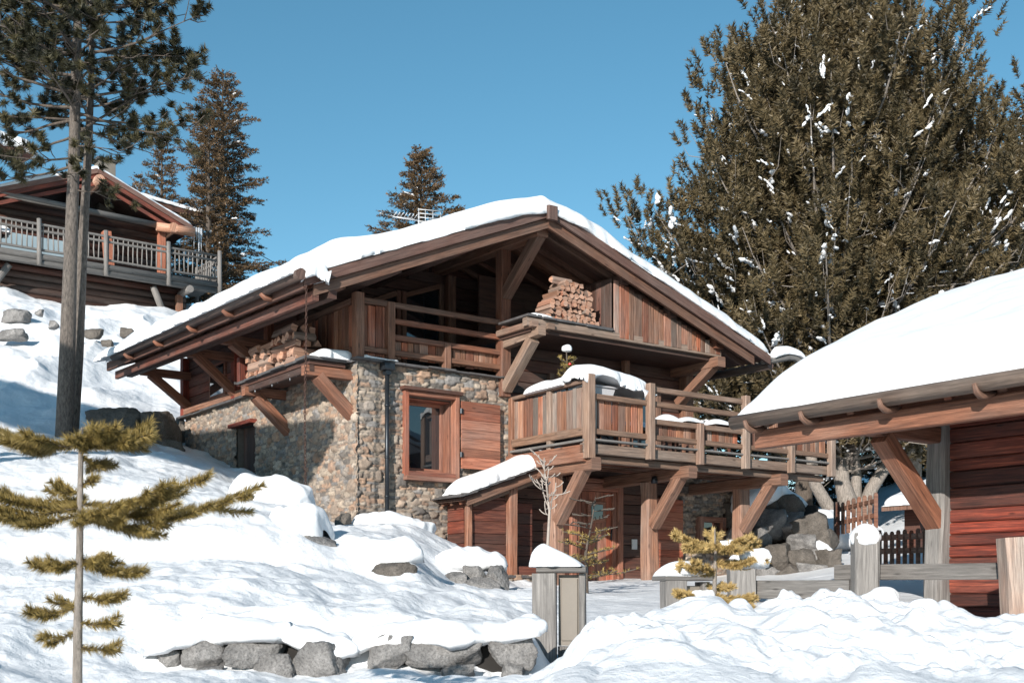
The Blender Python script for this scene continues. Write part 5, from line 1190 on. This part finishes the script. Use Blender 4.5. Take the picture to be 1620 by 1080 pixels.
def big_pine(name, base, H, tab, trunks, nl, seed, label, needle='pine', shoot=(.34, .125, 52), snowf=.04, zlow=2.0, w=.030, dens=1.0, bark='palebark', group=None, ctr=(0, 0)):
    """broad crowned stone pine: upturned limbs that end in upright brushes of needles"""
    g = random.Random(seed); G = np.random.default_rng(seed)
    t = thing(name, base, 0, label, 'tree', group)
    tr = MB()
    for pts, rs in trunks: tr.tube(pts, rs, 12, (.5, .5, .5), .06)
    tr.build('trunk', M[bark], t)
    br = MB(); lv = Leaves(seed); sn = Blobs(seed)
    P0, D0, L0_, B0_ = [], [], [], []
    for i in range(nl):
        u = (i+g.random())/nl; z = zlow+(H-zlow)*(u**.92); Rm = prof(z, tab)
        az = i*2.399963+g.uniform(-.3, .3); L = Rm*g.uniform(.78, 1.15)*(.85+.3*fbm(math.sin(az)*1.5, math.cos(az)*1.5, z*.5, 2, seed))*1.2
        el0 = -.08+.30*(z/H)+g.uniform(-.1, .15); el1 = el0+.6+.5*(z/H)+g.uniform(-.1, .2)
        cx, cy = ctr[0]*z/H, ctr[1]*z/H
        zs = z-L*(.28+.2*z/H)
        pts = limb(br, (cx, cy, zs), az, max(.5, L*1.12), el0, el1, .02+.009*L, 7, .05, g)
        m = int((2.2+L*3.4)*dens)
        for k in range(m):
            f = 1-(g.random()**1.15)*.80; q = f*7; j = min(6, int(q)); c = pts[j].lerp(pts[j+1], q-j)
            lat = Vector((g.gauss(0, 1), g.gauss(0, 1), g.gauss(0, .55)+.1))*(.17+.14*L*(1.05-f))
            d0 = (pts[j+1]-pts[j]).normalized()*.45+Vector((lat.x, lat.y, 0)).normalized()*.45+Vector((0, 0, g.uniform(.7, 1.4)))
            d0.normalize(); p = c+lat; bb = g.random(); tl = g.uniform(.35, .8)
            x_ = d0.orthogonal().normalized(); y_ = d0.cross(x_)
            for s_ in range(g.randint(2, 3)):
                t_ = g.random()**.8; an = g.random()*6.283; rr = g.uniform(.05, .26)*(1.25-t_)
                o_ = x_*math.cos(an)+y_*math.sin(an); P0.append(p+d0*(tl*t_)+o_*rr); D0.append((d0+o_*.45*(1-t_)).normalized()); L0_.append(shoot[0]*g.uniform(.7, 1.2)); B0_.append(bb)
            if g.random() < .16: br.tube([c, p, p+d0*tl*.8], [.012, .009, .004], 4, (.5, .5, .5), 0, caps=False)
            if g.random() < snowf*1.5:
                dl = (pts[j+1]-pts[j]).normalized()*.8+Vector((g.uniform(-.6, .6), g.uniform(-.6, .6), g.uniform(-.5, .1))); dl.normalize()
                q0 = c+lat*.6+Vector((-.10, -.16, .10)); s_ = g.choice((.02, .025, .035, .045, .065))
                for r__ in range(g.randint(1, 5)):
                    sn.add(q0+dl*(s_*1.9*r__)+Vector((g.gauss(0, .4), g.gauss(0, .4), g.gauss(0, .3)))*s_, tuple(dl+Vector((g.uniform(-.5, .5), g.uniform(-.5, .5), g.uniform(-.3, .3)))), s_*g.uniform(2, 3.4), s_*g.uniform(.6, 1.1))
    P0 = np.array(P0); D0 = np.array(D0)
    lv.shoots(P0, D0, np.array(L0_), shoot[1], shoot[2], w, .6, .12+.76*np.array(B0_), .12)
    br.build('limbs', M[bark], t); lv.build('crown', M[needle], t); sn.build('snow_flecks', t)
    return t
# A: the huge stone pine
bA = P(1352, 842, 27.0); H = (HY-80)/FPX*28-bA.z
cxA = (1285-810)/FPX*28-bA.x
def tz(py): return (HY-py)/FPX*28-bA.z
tabA = [(0, 1), (tz(700), 1.9), (tz(640), 3.0), (tz(560), 3.7), (tz(480), 3.7), (tz(380), 4.15), (tz(330), 3.9), (tz(250), 3.7), (tz(200), 3.4), (tz(165), 2.9), (tz(130), 2.1), (tz(105), 1.1), (tz(80), .4)]
trA = [([(0, 0, -.4), (-.05, 0, .3), (-.3, 0, 1.2), (-.25, .2, 2.4), (-.7, .3, 6), (cxA, .2, H-1)], [.34, .27, .17, .15, .12, .03]),
       ([(-.1, -.1, .15), (-.55, -.1, .45), (-.95, -.15, 1.1), (-1.05, -.1, 1.9), (-1.5, 0, 4)], [.2, .16, .14, .125, .06]),
       ([(.1, .05, .2), (.42, .1, 1.0), (.85, .15, 1.7), (1.1, .2, 2.6), (1.3, .3, 5), (1.2, .3, 8)], [.2, .15, .14, .125, .09, .04]),
       ([(.0, .1, .2), (.10, .2, 1.3), (.0, .3, 2.5), (.2, .4, 6)], [.2, .11, .10, .07])]
big_pine('stone_pine', bA, H, tabA, trA, 190, 3, 'huge broad stone pine with forked pale trunk behind the terrace', dens=2.9, zlow=1.9, snowf=.16, ctr=(cxA, 0))
bB = P(1440, 800, 31.0)
def tabof(b, Y, L): return [((HY-py)/FPX*Y-b.z, r) for py, r in L]
HB = (HY-190)/FPX*31-bB.z
big_pine('stone_pine', bB, HB, tabof(bB, 31, [(760, .8), (640, 1.6), (500, 2.1), (400, 2.0), (340, 1.7), (290, 1.3), (250, .9), (215, .5), (190, .2)]), [([(0, 0, -.5), (.1, 0, 4), (.35, 0, 8), (.45, 0, HB-.5)], [.28, .22, .14, .03])], 130, 5, 'slimmer stone pine rising just right of the huge one', dens=1.7, zlow=2.5, snowf=.14, ctr=(.5, 0))
bC = P(1640, 800, 29.0); HC = (HY-165)/FPX*29-bC.z
big_pine('stone_pine', bC, HC, tabof(bC, 29, [(760, .8), (560, 2.0), (440, 2.2), (350, 1.7), (290, 1.2), (220, .7), (165, .25)]), [([(0, 0, -.5), (.1, 0, 4), (.2, 0, 8), (.3, 0, HC-.5)], [.3, .22, .14, .03])], 110, 6, 'stone pine cut by the right edge of the view', dens=1.7, zlow=2.0, snowf=.14, ctr=(.3, 0))
bD = P(1535, 790, 34.0); HD = (HY-300)/FPX*34-bD.z
big_pine('stone_pine', bD, HD, tabof(bD, 34, [(760, 1), (560, 2.3), (440, 2.2), (380, 1.4), (300, .3)]), [([(0, 0, -.5), (.1, 0, 4), (.2, 0, HD-.5)], [.3, .22, .03])], 80, 7, 'lower dark stone pine filling the gap behind the barn roof', 'pinegreen', dens=1.7, zlow=1.5, snowf=.05)
bE = P(1225, 800, 31.0); HE = (HY-430)/FPX*31-bE.z
big_pine('stone_pine', bE, HE, tabof(bE, 31, [(760, .8), (650, 1.6), (560, 1.9), (500, 1.5), (430, .3)]), [([(0, 0, -.5), (.1, 0, 2), (.2, 0, HE-.5)], [.28, .22, .03])], 60, 8, 'low dark stone pine behind the right end of the chalet roof', 'pinegreen', dens=1.2, zlow=1.2, snowf=.05)
for i, (px, Y, lab) in enumerate([(1272, 28.5, 'reddish trunk standing behind the dark picket fence'), (1490, 29.0, 'dark trunk between the forked pine and the barn post')]):
    b = P(px, 835, Y); t = thing('pine_tree', b, 0, lab, 'tree'); mb = MB(); mb.tube([(0, 0, -.6), (0, 0, 1), (.05, 0, 3), (.1, 0, 7)], [.24, .2, .17, .1], 12, (.5, .5, .5), .05); mb.build('trunk', M['brownbark'], t)
    lv = Leaves(77+i); g = random.Random(90+i); br = MB(); P0, D0 = [], []
    for k in range(26):
        pts = limb(br, (0, 0, g.uniform(2.6, 6.8)), k*2.4, g.uniform(.8, 1.7), -.2, .3, .03, 5, .08, g)
        for j in range(16):
            q = g.uniform(1.2, 5); a = min(4, int(q)); P0.append(pts[a].lerp(pts[a+1], q-a)+Vector((g.gauss(0, .15), g.gauss(0, .15), g.gauss(0, .1)))); D0.append(Vector((g.gauss(0, .6), g.gauss(0, .6), 1)).normalized())
    lv.shoots(np.array(P0), np.array(D0), .3, .14, 14, .03); br.build('limbs', M['brownbark'], t); lv.build('crown', M['pinegreen'], t)

# left tall pine with round needle tufts and its thinner companion
def tuft_pine(base, trunk, rs, limbs_, seed, label, needle='pinegreen', tuft=(.13, .13, 110), w=.017, bark='bark', subt=(5, 9)):
    g = random.Random(seed); t = thing('pine_tree', base, 0, label, 'tree'); mb = MB(); mb.tube(trunk, rs, 14, (.5, .5, .5), .05); 
    tr_pts = [Vector(p) for p in trunk]
    def at(z):
        for a, b in zip(tr_pts[:-1], tr_pts[1:]):
            if a.z <= z <= b.z: return a.lerp(b, (z-a.z)/(b.z-a.z))
        return tr_pts[-1]
    mb.build('trunk', M[bark], t); br = MB(); lv = Leaves(seed); sn = Blobs(seed); P0, D0, LL = [], [], []
    for (z, az, L, e0, e1, leaf) in limbs_:
        c = at(z); pts = limb(br, c, az, L, e0, e1, .010+.009*L, 8, .13, g)
        ns = int(L*g.uniform(3.2, 4.5)*leaf)+1
        for k in range(ns):
            f = g.uniform(.28, 1.0) if k else 1.0; q = f*8; j = min(7, int(q)); p = pts[j].lerp(pts[j+1], q-j)
            d = (pts[j+1]-pts[j]).normalized(); sdv = Vector((-d.y, d.x, 0)).normalized()*g.choice((-1, 1))
            l2 = g.uniform(.25, .75)*(1.2-.5*f); e = p+(d*.6+sdv*g.uniform(.3, 1)+Vector((0, 0, g.uniform(-.15, .55)))).normalized()*l2
            mid = p.lerp(e, .5)+Vector((0, 0, -.04)); br.tube([p, mid, e], [.012, .009, .006], 4, (.5, .5, .5), 0, caps=False)
            for m in range(g.randint(2, 3)):
                s_ = g.uniform(.25, 1.05); o = p.lerp(e, min(1, s_))+Vector((g.gauss(0, .12), g.gauss(0, .12), g.gauss(0, .09)))
                dd = ((e-p).normalized()*.6+Vector((g.gauss(0, .4), g.gauss(0, .4), g.uniform(.1, .8)))).normalized(); P0.append(o); D0.append(dd); LL.append(tuft[0]*g.uniform(.6, 1.3))
            if g.random() < .02: sn.add(mid+Vector((0, 0, .03)), tuple((e-p).normalized()), g.uniform(.12, .22), g.uniform(.03, .045))
    lv.shoots(np.array(P0), np.array(D0), np.array(LL), tuft[1], tuft[2], w, .30, .45, .4)
    br.build('limbs', M['brownbark'] if bark == 'bark' else M[bark], t); lv.build('crown', M[needle], t); sn.build('snow_flecks', t); return t
bL = P(102, 684, 21.0); k_ = 21/FPX
def lz_(py): return (684-py)*k_
def lx_(px): return (px-102)*k_
g = random.Random(4); LB = []
for i in range(40):
    py = 205-(i/40)*330+g.uniform(-12, 12); z = lz_(py); az = i*2.4+g.uniform(-.4, .4)
    LB.append((z, az, g.uniform(1.3, 2.25)*(1 if py > -60 else .8), g.uniform(-.1, .25), g.uniform(.0, .5), 1.0))
for (py, az, L) in ((215, -1.4, 1.7), (200, 1.5, 1.5), (230, 1.8, .9), (250, -1.9, 1.3), (178, 1.2, 1.9), (285, 2.6, .55), (300, 1.9, .6), (262, -1.2, 1.8), (190, -1.6, 2.0)): LB.append((lz_(py), az, L, -.25, .0, 1.0))
LB.append((lz_(215), 1.45, 2.0, .75, .6, .35))
for py in (150, 170, 120, 90, 60, 20): LB.append((lz_(py), g.choice((-1.57, 1.57))+g.uniform(-.3, .3), 2.35, .1, .35, 1.0))
trunkL = [(0, 0, -.6), (.0, 0, 0), (lx_(106), 0, lz_(560)), (lx_(112), 0, lz_(400)), (lx_(117), 0, lz_(260)), (lx_(120), 0, lz_(120)), (lx_(124), 0, lz_(0)), (lx_(126), 0, lz_(-180))]
tuft_pine(bL, trunkL, [.21, .155, .138, .112, .098, .085, .07, .03], LB, 21, 'tall pine with a thick scaly trunk at upper left')
bM_ = P(116, 684, 21.5)
def mx_(px): return (px-116)*21.7/FPX
def mz_(py): return (684-py)*21.7/FPX
g = random.Random(14); LB = []
for i in range(26):
    py = 200-(i/26)*230; LB.append((mz_(py), i*2.4+.7, g.uniform(.9, 1.7), g.uniform(-.1, .2), g.uniform(0, .4), 1.0))
tuft_pine(bM_, [(-.05, 0, -.6), (0, 0, 0), (mx_(124), 0, mz_(560)), (mx_(130), 0, mz_(400)), (mx_(140), 0, mz_(230)), (mx_(145), 0, mz_(100)), (mx_(142), 0, mz_(-60))], [.10, .10, .092, .085, .07, .05, .02], LB, 22, 'thinner companion pine leaning against the tall one')

def spruce(base, H, Rm, seed, label, needle='larch', nl=120, pw=.85, dens=1.0, droop=.35, w=.035, L_=.28, sparse=0.0, snowf=.01, zl=.06):
    g = random.Random(seed); t = thing('spruce_tree', base, 0, label, 'tree'); mb = MB(); mb.tube([(0, 0, -.5), (0, 0, H*.5), (0, 0, H*.98)], [.02*H, .013*H, .01], 8, (.5, .5, .5), .04); mb.build('trunk', M['brownbark'], t)
    br = MB(); lv = Leaves(seed); sn = Blobs(seed); P0, D0, LL = [], [], []
    for i in range(nl):
        u = (i+.5)/nl; z = H*(zl+(1-zl)*u); L = Rm*((1-u)**pw)*g.uniform(.5, 1.15)*(1+.5*float(fbm(math.sin(i*2.4)*1.3, math.cos(i*2.4)*1.3, z*.6, 2, seed)))+.12
        pts = limb(br, (0, 0, z), i*2.4+g.uniform(-.3, .3), L, .10+.5*u, -droop*.3+.35*u, .012+.008*L, 6, .06, g)
        for k in range(int((5+L*20)*dens)):
            f = 1-g.random()**1.2*.85; q = f*6; j = min(5, int(q)); p = pts[j].lerp(pts[j+1], q-j)
            d = (pts[j+1]-pts[j]).normalized(); sdv = Vector((-d.y, d.x, 0))*g.uniform(-1, 1)
            o = p+sdv*(.22*L*(1.1-f))+Vector((0, 0, g.uniform(-.12, .04)))
            P0.append(o); D0.append((d*.8+sdv*.8+Vector((0, 0, g.uniform(-droop, .35)))).normalized()); LL.append(L_*g.uniform(.6, 1.2))
            if g.random() < snowf: sn.add(o+Vector((0, 0, .06)), tuple(d), .22, .07)
    lv.shoots(np.array(P0), np.array(D0), np.array(LL), .10, 14, w, .8, .5, .45)
    br.build('limbs', M['brownbark'], t); lv.build('crown', M[needle], t); sn.build('snow_flecks', t); return t
def sp(px, pt, pb, Y, half, seed, label, **kw):
    b = P(px, pb, Y); spruce(b, (pb-pt)/FPX*Y, half/FPX*Y, seed, label, **kw)
sp(352, 118, 520, 47, 92, 31, 'tall rusty brown spruce beside the upper left chalet', nl=170, dens=1.15, pw=.62, snowf=.006)
sp(330, 175, 500, 45, 58, 34, 'second rusty spruce leaning close to the left of the tall one', nl=100, pw=.7)
sp(256, 216, 460, 48, 42, 32, 'small brown spruce poking up behind the log chalet roof', nl=80, pw=.7, dens=1.1)
sp(222, 275, 460, 49, 26, 35, 'tiny spruce tip just right of the chimney', nl=40)
sp(666, 238, 520, 42, 92, 33, 'dark spruce top rising behind the big chalet roof ridge', nl=110, pw=.75, dens=1.25, needle='larch')
sp(1105, 560, 800, 36, 60, 43, 'dark spruce behind the terrace rails at the right end of the chalet', nl=70, needle='pinegreen', snowf=.03, w=.045, dens=1.4)
sp(1160, 540, 830, 34, 62, 37, 'dark spruce glimpsed through the gap right of the terrace post', nl=70, needle='pinegreen', snowf=.03, w=.045, dens=1.3)
sp(1305, 560, 830, 36, 80, 38, 'dark spruce in shade behind the dark picket fence', nl=80, needle='pinegreen', snowf=.03, w=.05, dens=1.3)
sp(1400, 590, 815, 38, 70, 39, 'dark spruce in shade behind the forked pale trunks', nl=70, needle='pinegreen', snowf=.02, w=.05, dens=1.3)
sp(1478, 600, 800, 37, 60, 40, 'dark spruce in shade just left of the barn corner post', nl=70, needle='pinegreen', snowf=.02, w=.05, dens=1.3)
sp(1225, 480, 830, 38, 80, 36, 'dark spruce in the background right of the chalet gable', nl=60, needle='pinegreen', snowf=.03)

# young firs, foreground
def brush(lv, pts, r, n, w, g, br, rad):
    br.tube(pts, [rad*(1-.7*i/(len(pts)-1)) for i in range(len(pts))], 6, (.5, .5, .5), 0, caps=False)
    P0, D0, L = [], [], []
    for a, b in zip(pts[:-1], pts[1:]): P0.append(a); D0.append((b-a).normalized()); L.append((b-a).length)
    lv.shoots(np.array(P0), np.array(D0), np.array(L), r, max(6, int(n*np.mean(L))), w, .75, .5, .12)
def young_fir(base, trunk, rs, whorls, seed, label, nl, nw, dens, sub=True, snowlist=(), rad=.010, blen=.5, mat='fir'):
    g = random.Random(seed); t = thing('young_fir', base, 0, label, 'tree'); mb = MB(); mb.tube(trunk, rs, 12, (.5, .5, .5), .03); mb.build('trunk', M['palebark'], t)
    br = MB(); lv = Leaves(seed); tp = [Vector(p) for p in trunk]
    for (z, x, y, dz, kk) in whorls:              # branch: root height, horizontal reach x,y and rise dz
        c = Vector((np.interp(z, [p.z for p in tp], [p.x for p in tp]), np.interp(z, [p.z for p in tp], [p.y for p in tp]), z))
        e = c+Vector((x, y, dz)); L = (e-c).length; pts = [c.lerp(e, i/5)+Vector((0, g.uniform(-.01, .01), -.10*L*math.sin(math.pi*i/5)+g.uniform(-.008, .008))) for i in range(6)]
        brush(lv, pts, nl, dens, nw, g, br, rad)
        d = (e-c).normalized(); s_ = Vector((-d.y, d.x, 0)).normalized()
        for i in range(kk):
            f = .22+.70*(i+.5)/kk; q = f*5; j = min(4, int(q)); p = pts[j].lerp(pts[j+1], q-j)
            for sg in (-1, 1):
                if g.random() < .12: continue
                l2 = L*blen*(1.1-f)*g.uniform(.7, 1.15)+nl*.7; ee = p+(d*.75+s_*sg*.75+Vector((0, 0, g.uniform(-.22, .12)))).normalized()*l2
                brush(lv, [p, p.lerp(ee, .5)+Vector((0, 0, -.01)), ee], nl, dens, nw, g, br, rad*.6)
    br.build('branches', M['brownbark'], t); lv.build('needles', M[mat], t); return t
Yf = 4.6; kf = Yf/FPX; bF = P(122, 1150, Yf)
def fz(py): return (1150-py)*kf
def fx(d): return d*kf
wh = []
for (py, dx, dy, rise, kk) in [
  (700, -155, .1, 30, 4), (700, 118, -.05, 14, 4), (705, 100, .12, 45, 3), (706, -70, -.18, 16, 3), (712, 45, -.2, 30, 3), (690, 10, .1, 20, 2), (700, 75, -.16, 18, 3), (720, 20, .2, -5, 2), (700, -110, -.05, 5, 3),
  (805, -165, .05, 50, 4), (810, 285, .05, 42, 5), (815, 160, -.12, 50, 4), (812, -110, -.16, -5, 4), (800, 190, .2, 60, 4), (815, 60, -.22, 5, 3), (800, -60, .2, 40, 3), (812, 140, -.05, -15, 4), (805, -155, -.1, 15, 4), (770, 20, .03, 15, 1), (780, -40, .05, 20, 2),
  (890, -75, .03, 5, 3), (888, 100, .02, -8, 3), (886, 60, -.08, 5, 2), (892, -40, -.07, 6, 2), (888, 30, .08, 12, 2),
  (945, 72, .02, 10, 2), (962, -78, -.02, 2, 2), (958, -40, .05, 12, 1), (985, 65, .0, 12, 1), (1000, -55, -.03, -3, 2), (1020, 68, .0, 4, 1)]:
    wh.append((fz(py), fx(dx), dy*.8, fx(rise), kk))
trF = [(0, 0, -.3), (0, 0, 0), (fx(1), 0, fz(1000)), (fx(4), 0, fz(880)), (fx(5), 0, fz(780)), (fx(6), 0, fz(700)), (fx(8), 0, fz(676))]
young_fir(bF, trF, [.021, .020, .018, .014, .012, .009, .004], wh, 41, 'slender young fir with flat golden-green whorls in the left foreground', .038, .0036, 2600, rad=.005, blen=.55)
Yg_ = 9.0; kg = Yg_/FPX; bG = P(1131, 1000, Yg_)
def gx(d): return d*kg
def gz2(py): return (1000-py)*kg
wh = []
for (py, dx, dy, rise, kk) in [(862, -62, .05, 22, 3), (862, 55, -.05, 14, 3), (866, 68, .1, 12, 3), (862, -42, -.2, 0, 3), (864, 20, -.25, -2, 3), (860, 0, .1, 22, 1), (866, -30, .2, 8, 2), (866, 38, .2, 10, 2),
  (905, -55, .0, 14, 3), (902, -40, -.15, 12, 2), (905, -20, .15, 5, 2), (888, 78, .0, 10, 3), (890, 55, -.08, 4, 2),
  (938, -62, .0, 4, 3), (940, 62, .05, -2, 3), (942, 40, -.2, -12, 3), (940, -35, -.2, -14, 3), (945, 10, -.25, -14, 2), (940, 55, -.12, -18, 2), (955, -50, -.1, -16, 2), (930, 20, .2, 8, 2),
  (975, -45, -.15, -10, 2), (980, 10, -.25, -20, 1)]:
    wh.append((gz2(py), gx(dx), dy, gx(rise), kk))
young_fir(bG, [(0, 0, -.2), (gx(-1), 0, gz2(940)), (gx(1), 0, gz2(880)), (gx(0), 0, gz2(836))], [.02, .018, .013, .004], wh, 42, 'small snow-flecked golden fir in front of the low meter post', .046, .010, 2200, rad=.006, blen=.7, mat='palefir')
for i, (px, py, dx, r) in enumerate([(1098, 901, 34, .030), (1195, 884, 44, .045), (1112, 946, 40, .035), (1085, 952, 20, .025), (1150, 860, 22, .018)]):
    a = P(px-dx/2, py, 9.0); b = P(px+dx/2, py-1, 9.0)
    drape('snow_pillow', [a, a.lerp(b, .5), b], r*1.5, r*2.2, 70+i, ['snow on the left middle branch of the small golden fir', 'snow on the right branch of the small golden fir', 'snow on the lower middle branch of the small golden fir', 'snow on the lower left branch of the small golden fir', 'dab of snow on the top whorl of the small golden fir'][i])
tw = young_fir(P(1150, 1040, 7.6), [(0, 0, -.1), (.01, 0, .02), (.0, 0, .15)], [.006, .005, .003], [(.10, -.07, .0, .05, 2), (.06, .06, -.02, .06, 1), (.05, -.03, -.05, .05, 1), (.12, .02, .0, .06, 1)], 43, 'tiny golden fir tip poking out of the snow bank', .022, .005, 900, rad=.004, mat='palefir')
# spindly saplings near the porch
def sapling(base, trunk, rs, nb, seed, label, leaves=None, col='twig', zmin=.3, Lb=.35, elev=.6):
    g = random.Random(seed); t = thing('sapling', base, 0, label, 'sapling'); mb = MB(); mb.tube(trunk, rs, 8, (.5, .5, .5), .02); mb.build('stem', M[col], t)
    br = MB(); tp = [Vector(p) for p in trunk]; H = tp[-1].z; P0, D0 = [], []
    for i in range(nb):
        z = H*(zmin+(1-zmin)*(i+.5)/nb); c = Vector((np.interp(z, [p.z for p in tp], [p.x for p in tp]), np.interp(z, [p.z for p in tp], [p.y for p in tp]), z)); az = i*2.4+g.uniform(-.4, .4)
        L = Lb*(1.25-z/H*.75)*g.uniform(.7, 1.2); pts = limb(br, c, az, L, elev*g.uniform(-.2, 1.2), elev*g.uniform(.3, 1.6), .008 if not leaves else .005, 5, .12, g)
        for k in range(2 if not leaves else 5):
            j = g.randint(1, 4); p = pts[j]; pp_ = limb(br, p, az+g.choice((-.8, .8)), L*.4, .2, elev, .004, 3, .1, g)
            if leaves:
                for q in pp_: P0.append(q); D0.append(Vector((g.gauss(0, 1), g.gauss(0, 1), .3)).normalized())
        if leaves:
            for q in pts[1:]: P0.append(q); D0.append(Vector((g.gauss(0, 1), g.gauss(0, 1), .3)).normalized())
    br.build('twigs', M[col], t)
    if leaves: 
        lv = Leaves(seed); m = [i for i, p in enumerate(P0) if p.z < H*leaves]; lv.shoots(np.array(P0)[m], np.array(D0)[m], .05, .04, 9, .009, .6, .6, .3); lv.build('needles', M['fir'], t)
    return t
b = P(866, 905, 16.5); k1 = 16.5/FPX
sapling(b, [(0, 0, -.2), (.0, 0, .3), (.03, 0, .85), (-.02, 0, 1.3), (-.06, 0, 1.55)], [.024, .022, .018, .010, .004], 16, 51, 'bare pale sapling standing in front of the porch', None, zmin=.5, Lb=.45, elev=1.0)
b = P(930, 935, 15.5)
sapling(b, [(0, 0, -.2), (-.03, 0, .5), (.05, 0, .9), (.10, 0, 1.25)], [.022, .018, .011, .004], 20, 52, 'spindly young conifer with sparse golden needles before the door', .66, 'brownbark', .1, .5, .25)
# little potted shrub with red ornaments on the terrace
sp_ = thing('potted_shrub', HW(2.98, -1.4, 3.2), TH, 'small potted shrub with red ornaments and a ball of snow on the terrace corner', 'plant')
mb = MB(); mb.tube([(0, 0, 0), (.02, 0, .3), (-.01, 0, .62)], [.02, .015, .008], 7, (.5, .5, .5)); 
g = random.Random(8); lv = Leaves(61); P0, D0 = [], []
for i in range(12):
    pts = limb(mb, (0, 0, .12+i*.035), i*2.4, g.uniform(.08, .2), .2, .7, .006, 4, .1, g)
    for p in pts[1:]: P0.append(p); D0.append(Vector((g.gauss(0, 1), g.gauss(0, 1), .4)).normalized())
mb.build('stem', M['brownbark'], sp_); lv.shoots(np.array(P0), np.array(D0), .06, .05, 16, .012); lv.build('needles', M['fir'], sp_)
for (x, y, z) in ((-.02, -.1, .42), (.16, -.05, .22), (.05, -.1, .30), (-.08, -.06, .25), (.12, 0, .34)):
    o = ball('ornament', 0, 0, 1, .026, None, 1, 3); o.data.materials.clear(); o.data.materials.append(M['redball']); o.parent = sp_; o.location = (x, y, z)
    if 'label' in o: del o['label']
    if 'category' in o: del o['category']
c = HW(2.98, -1.4, 3.2+.68); o = ball('snow_ball', 0, 0, 1, .085, 'small ball of snow on top of the potted terrace shrub', .8, 5); o.location = c
# off-frame shadow caster
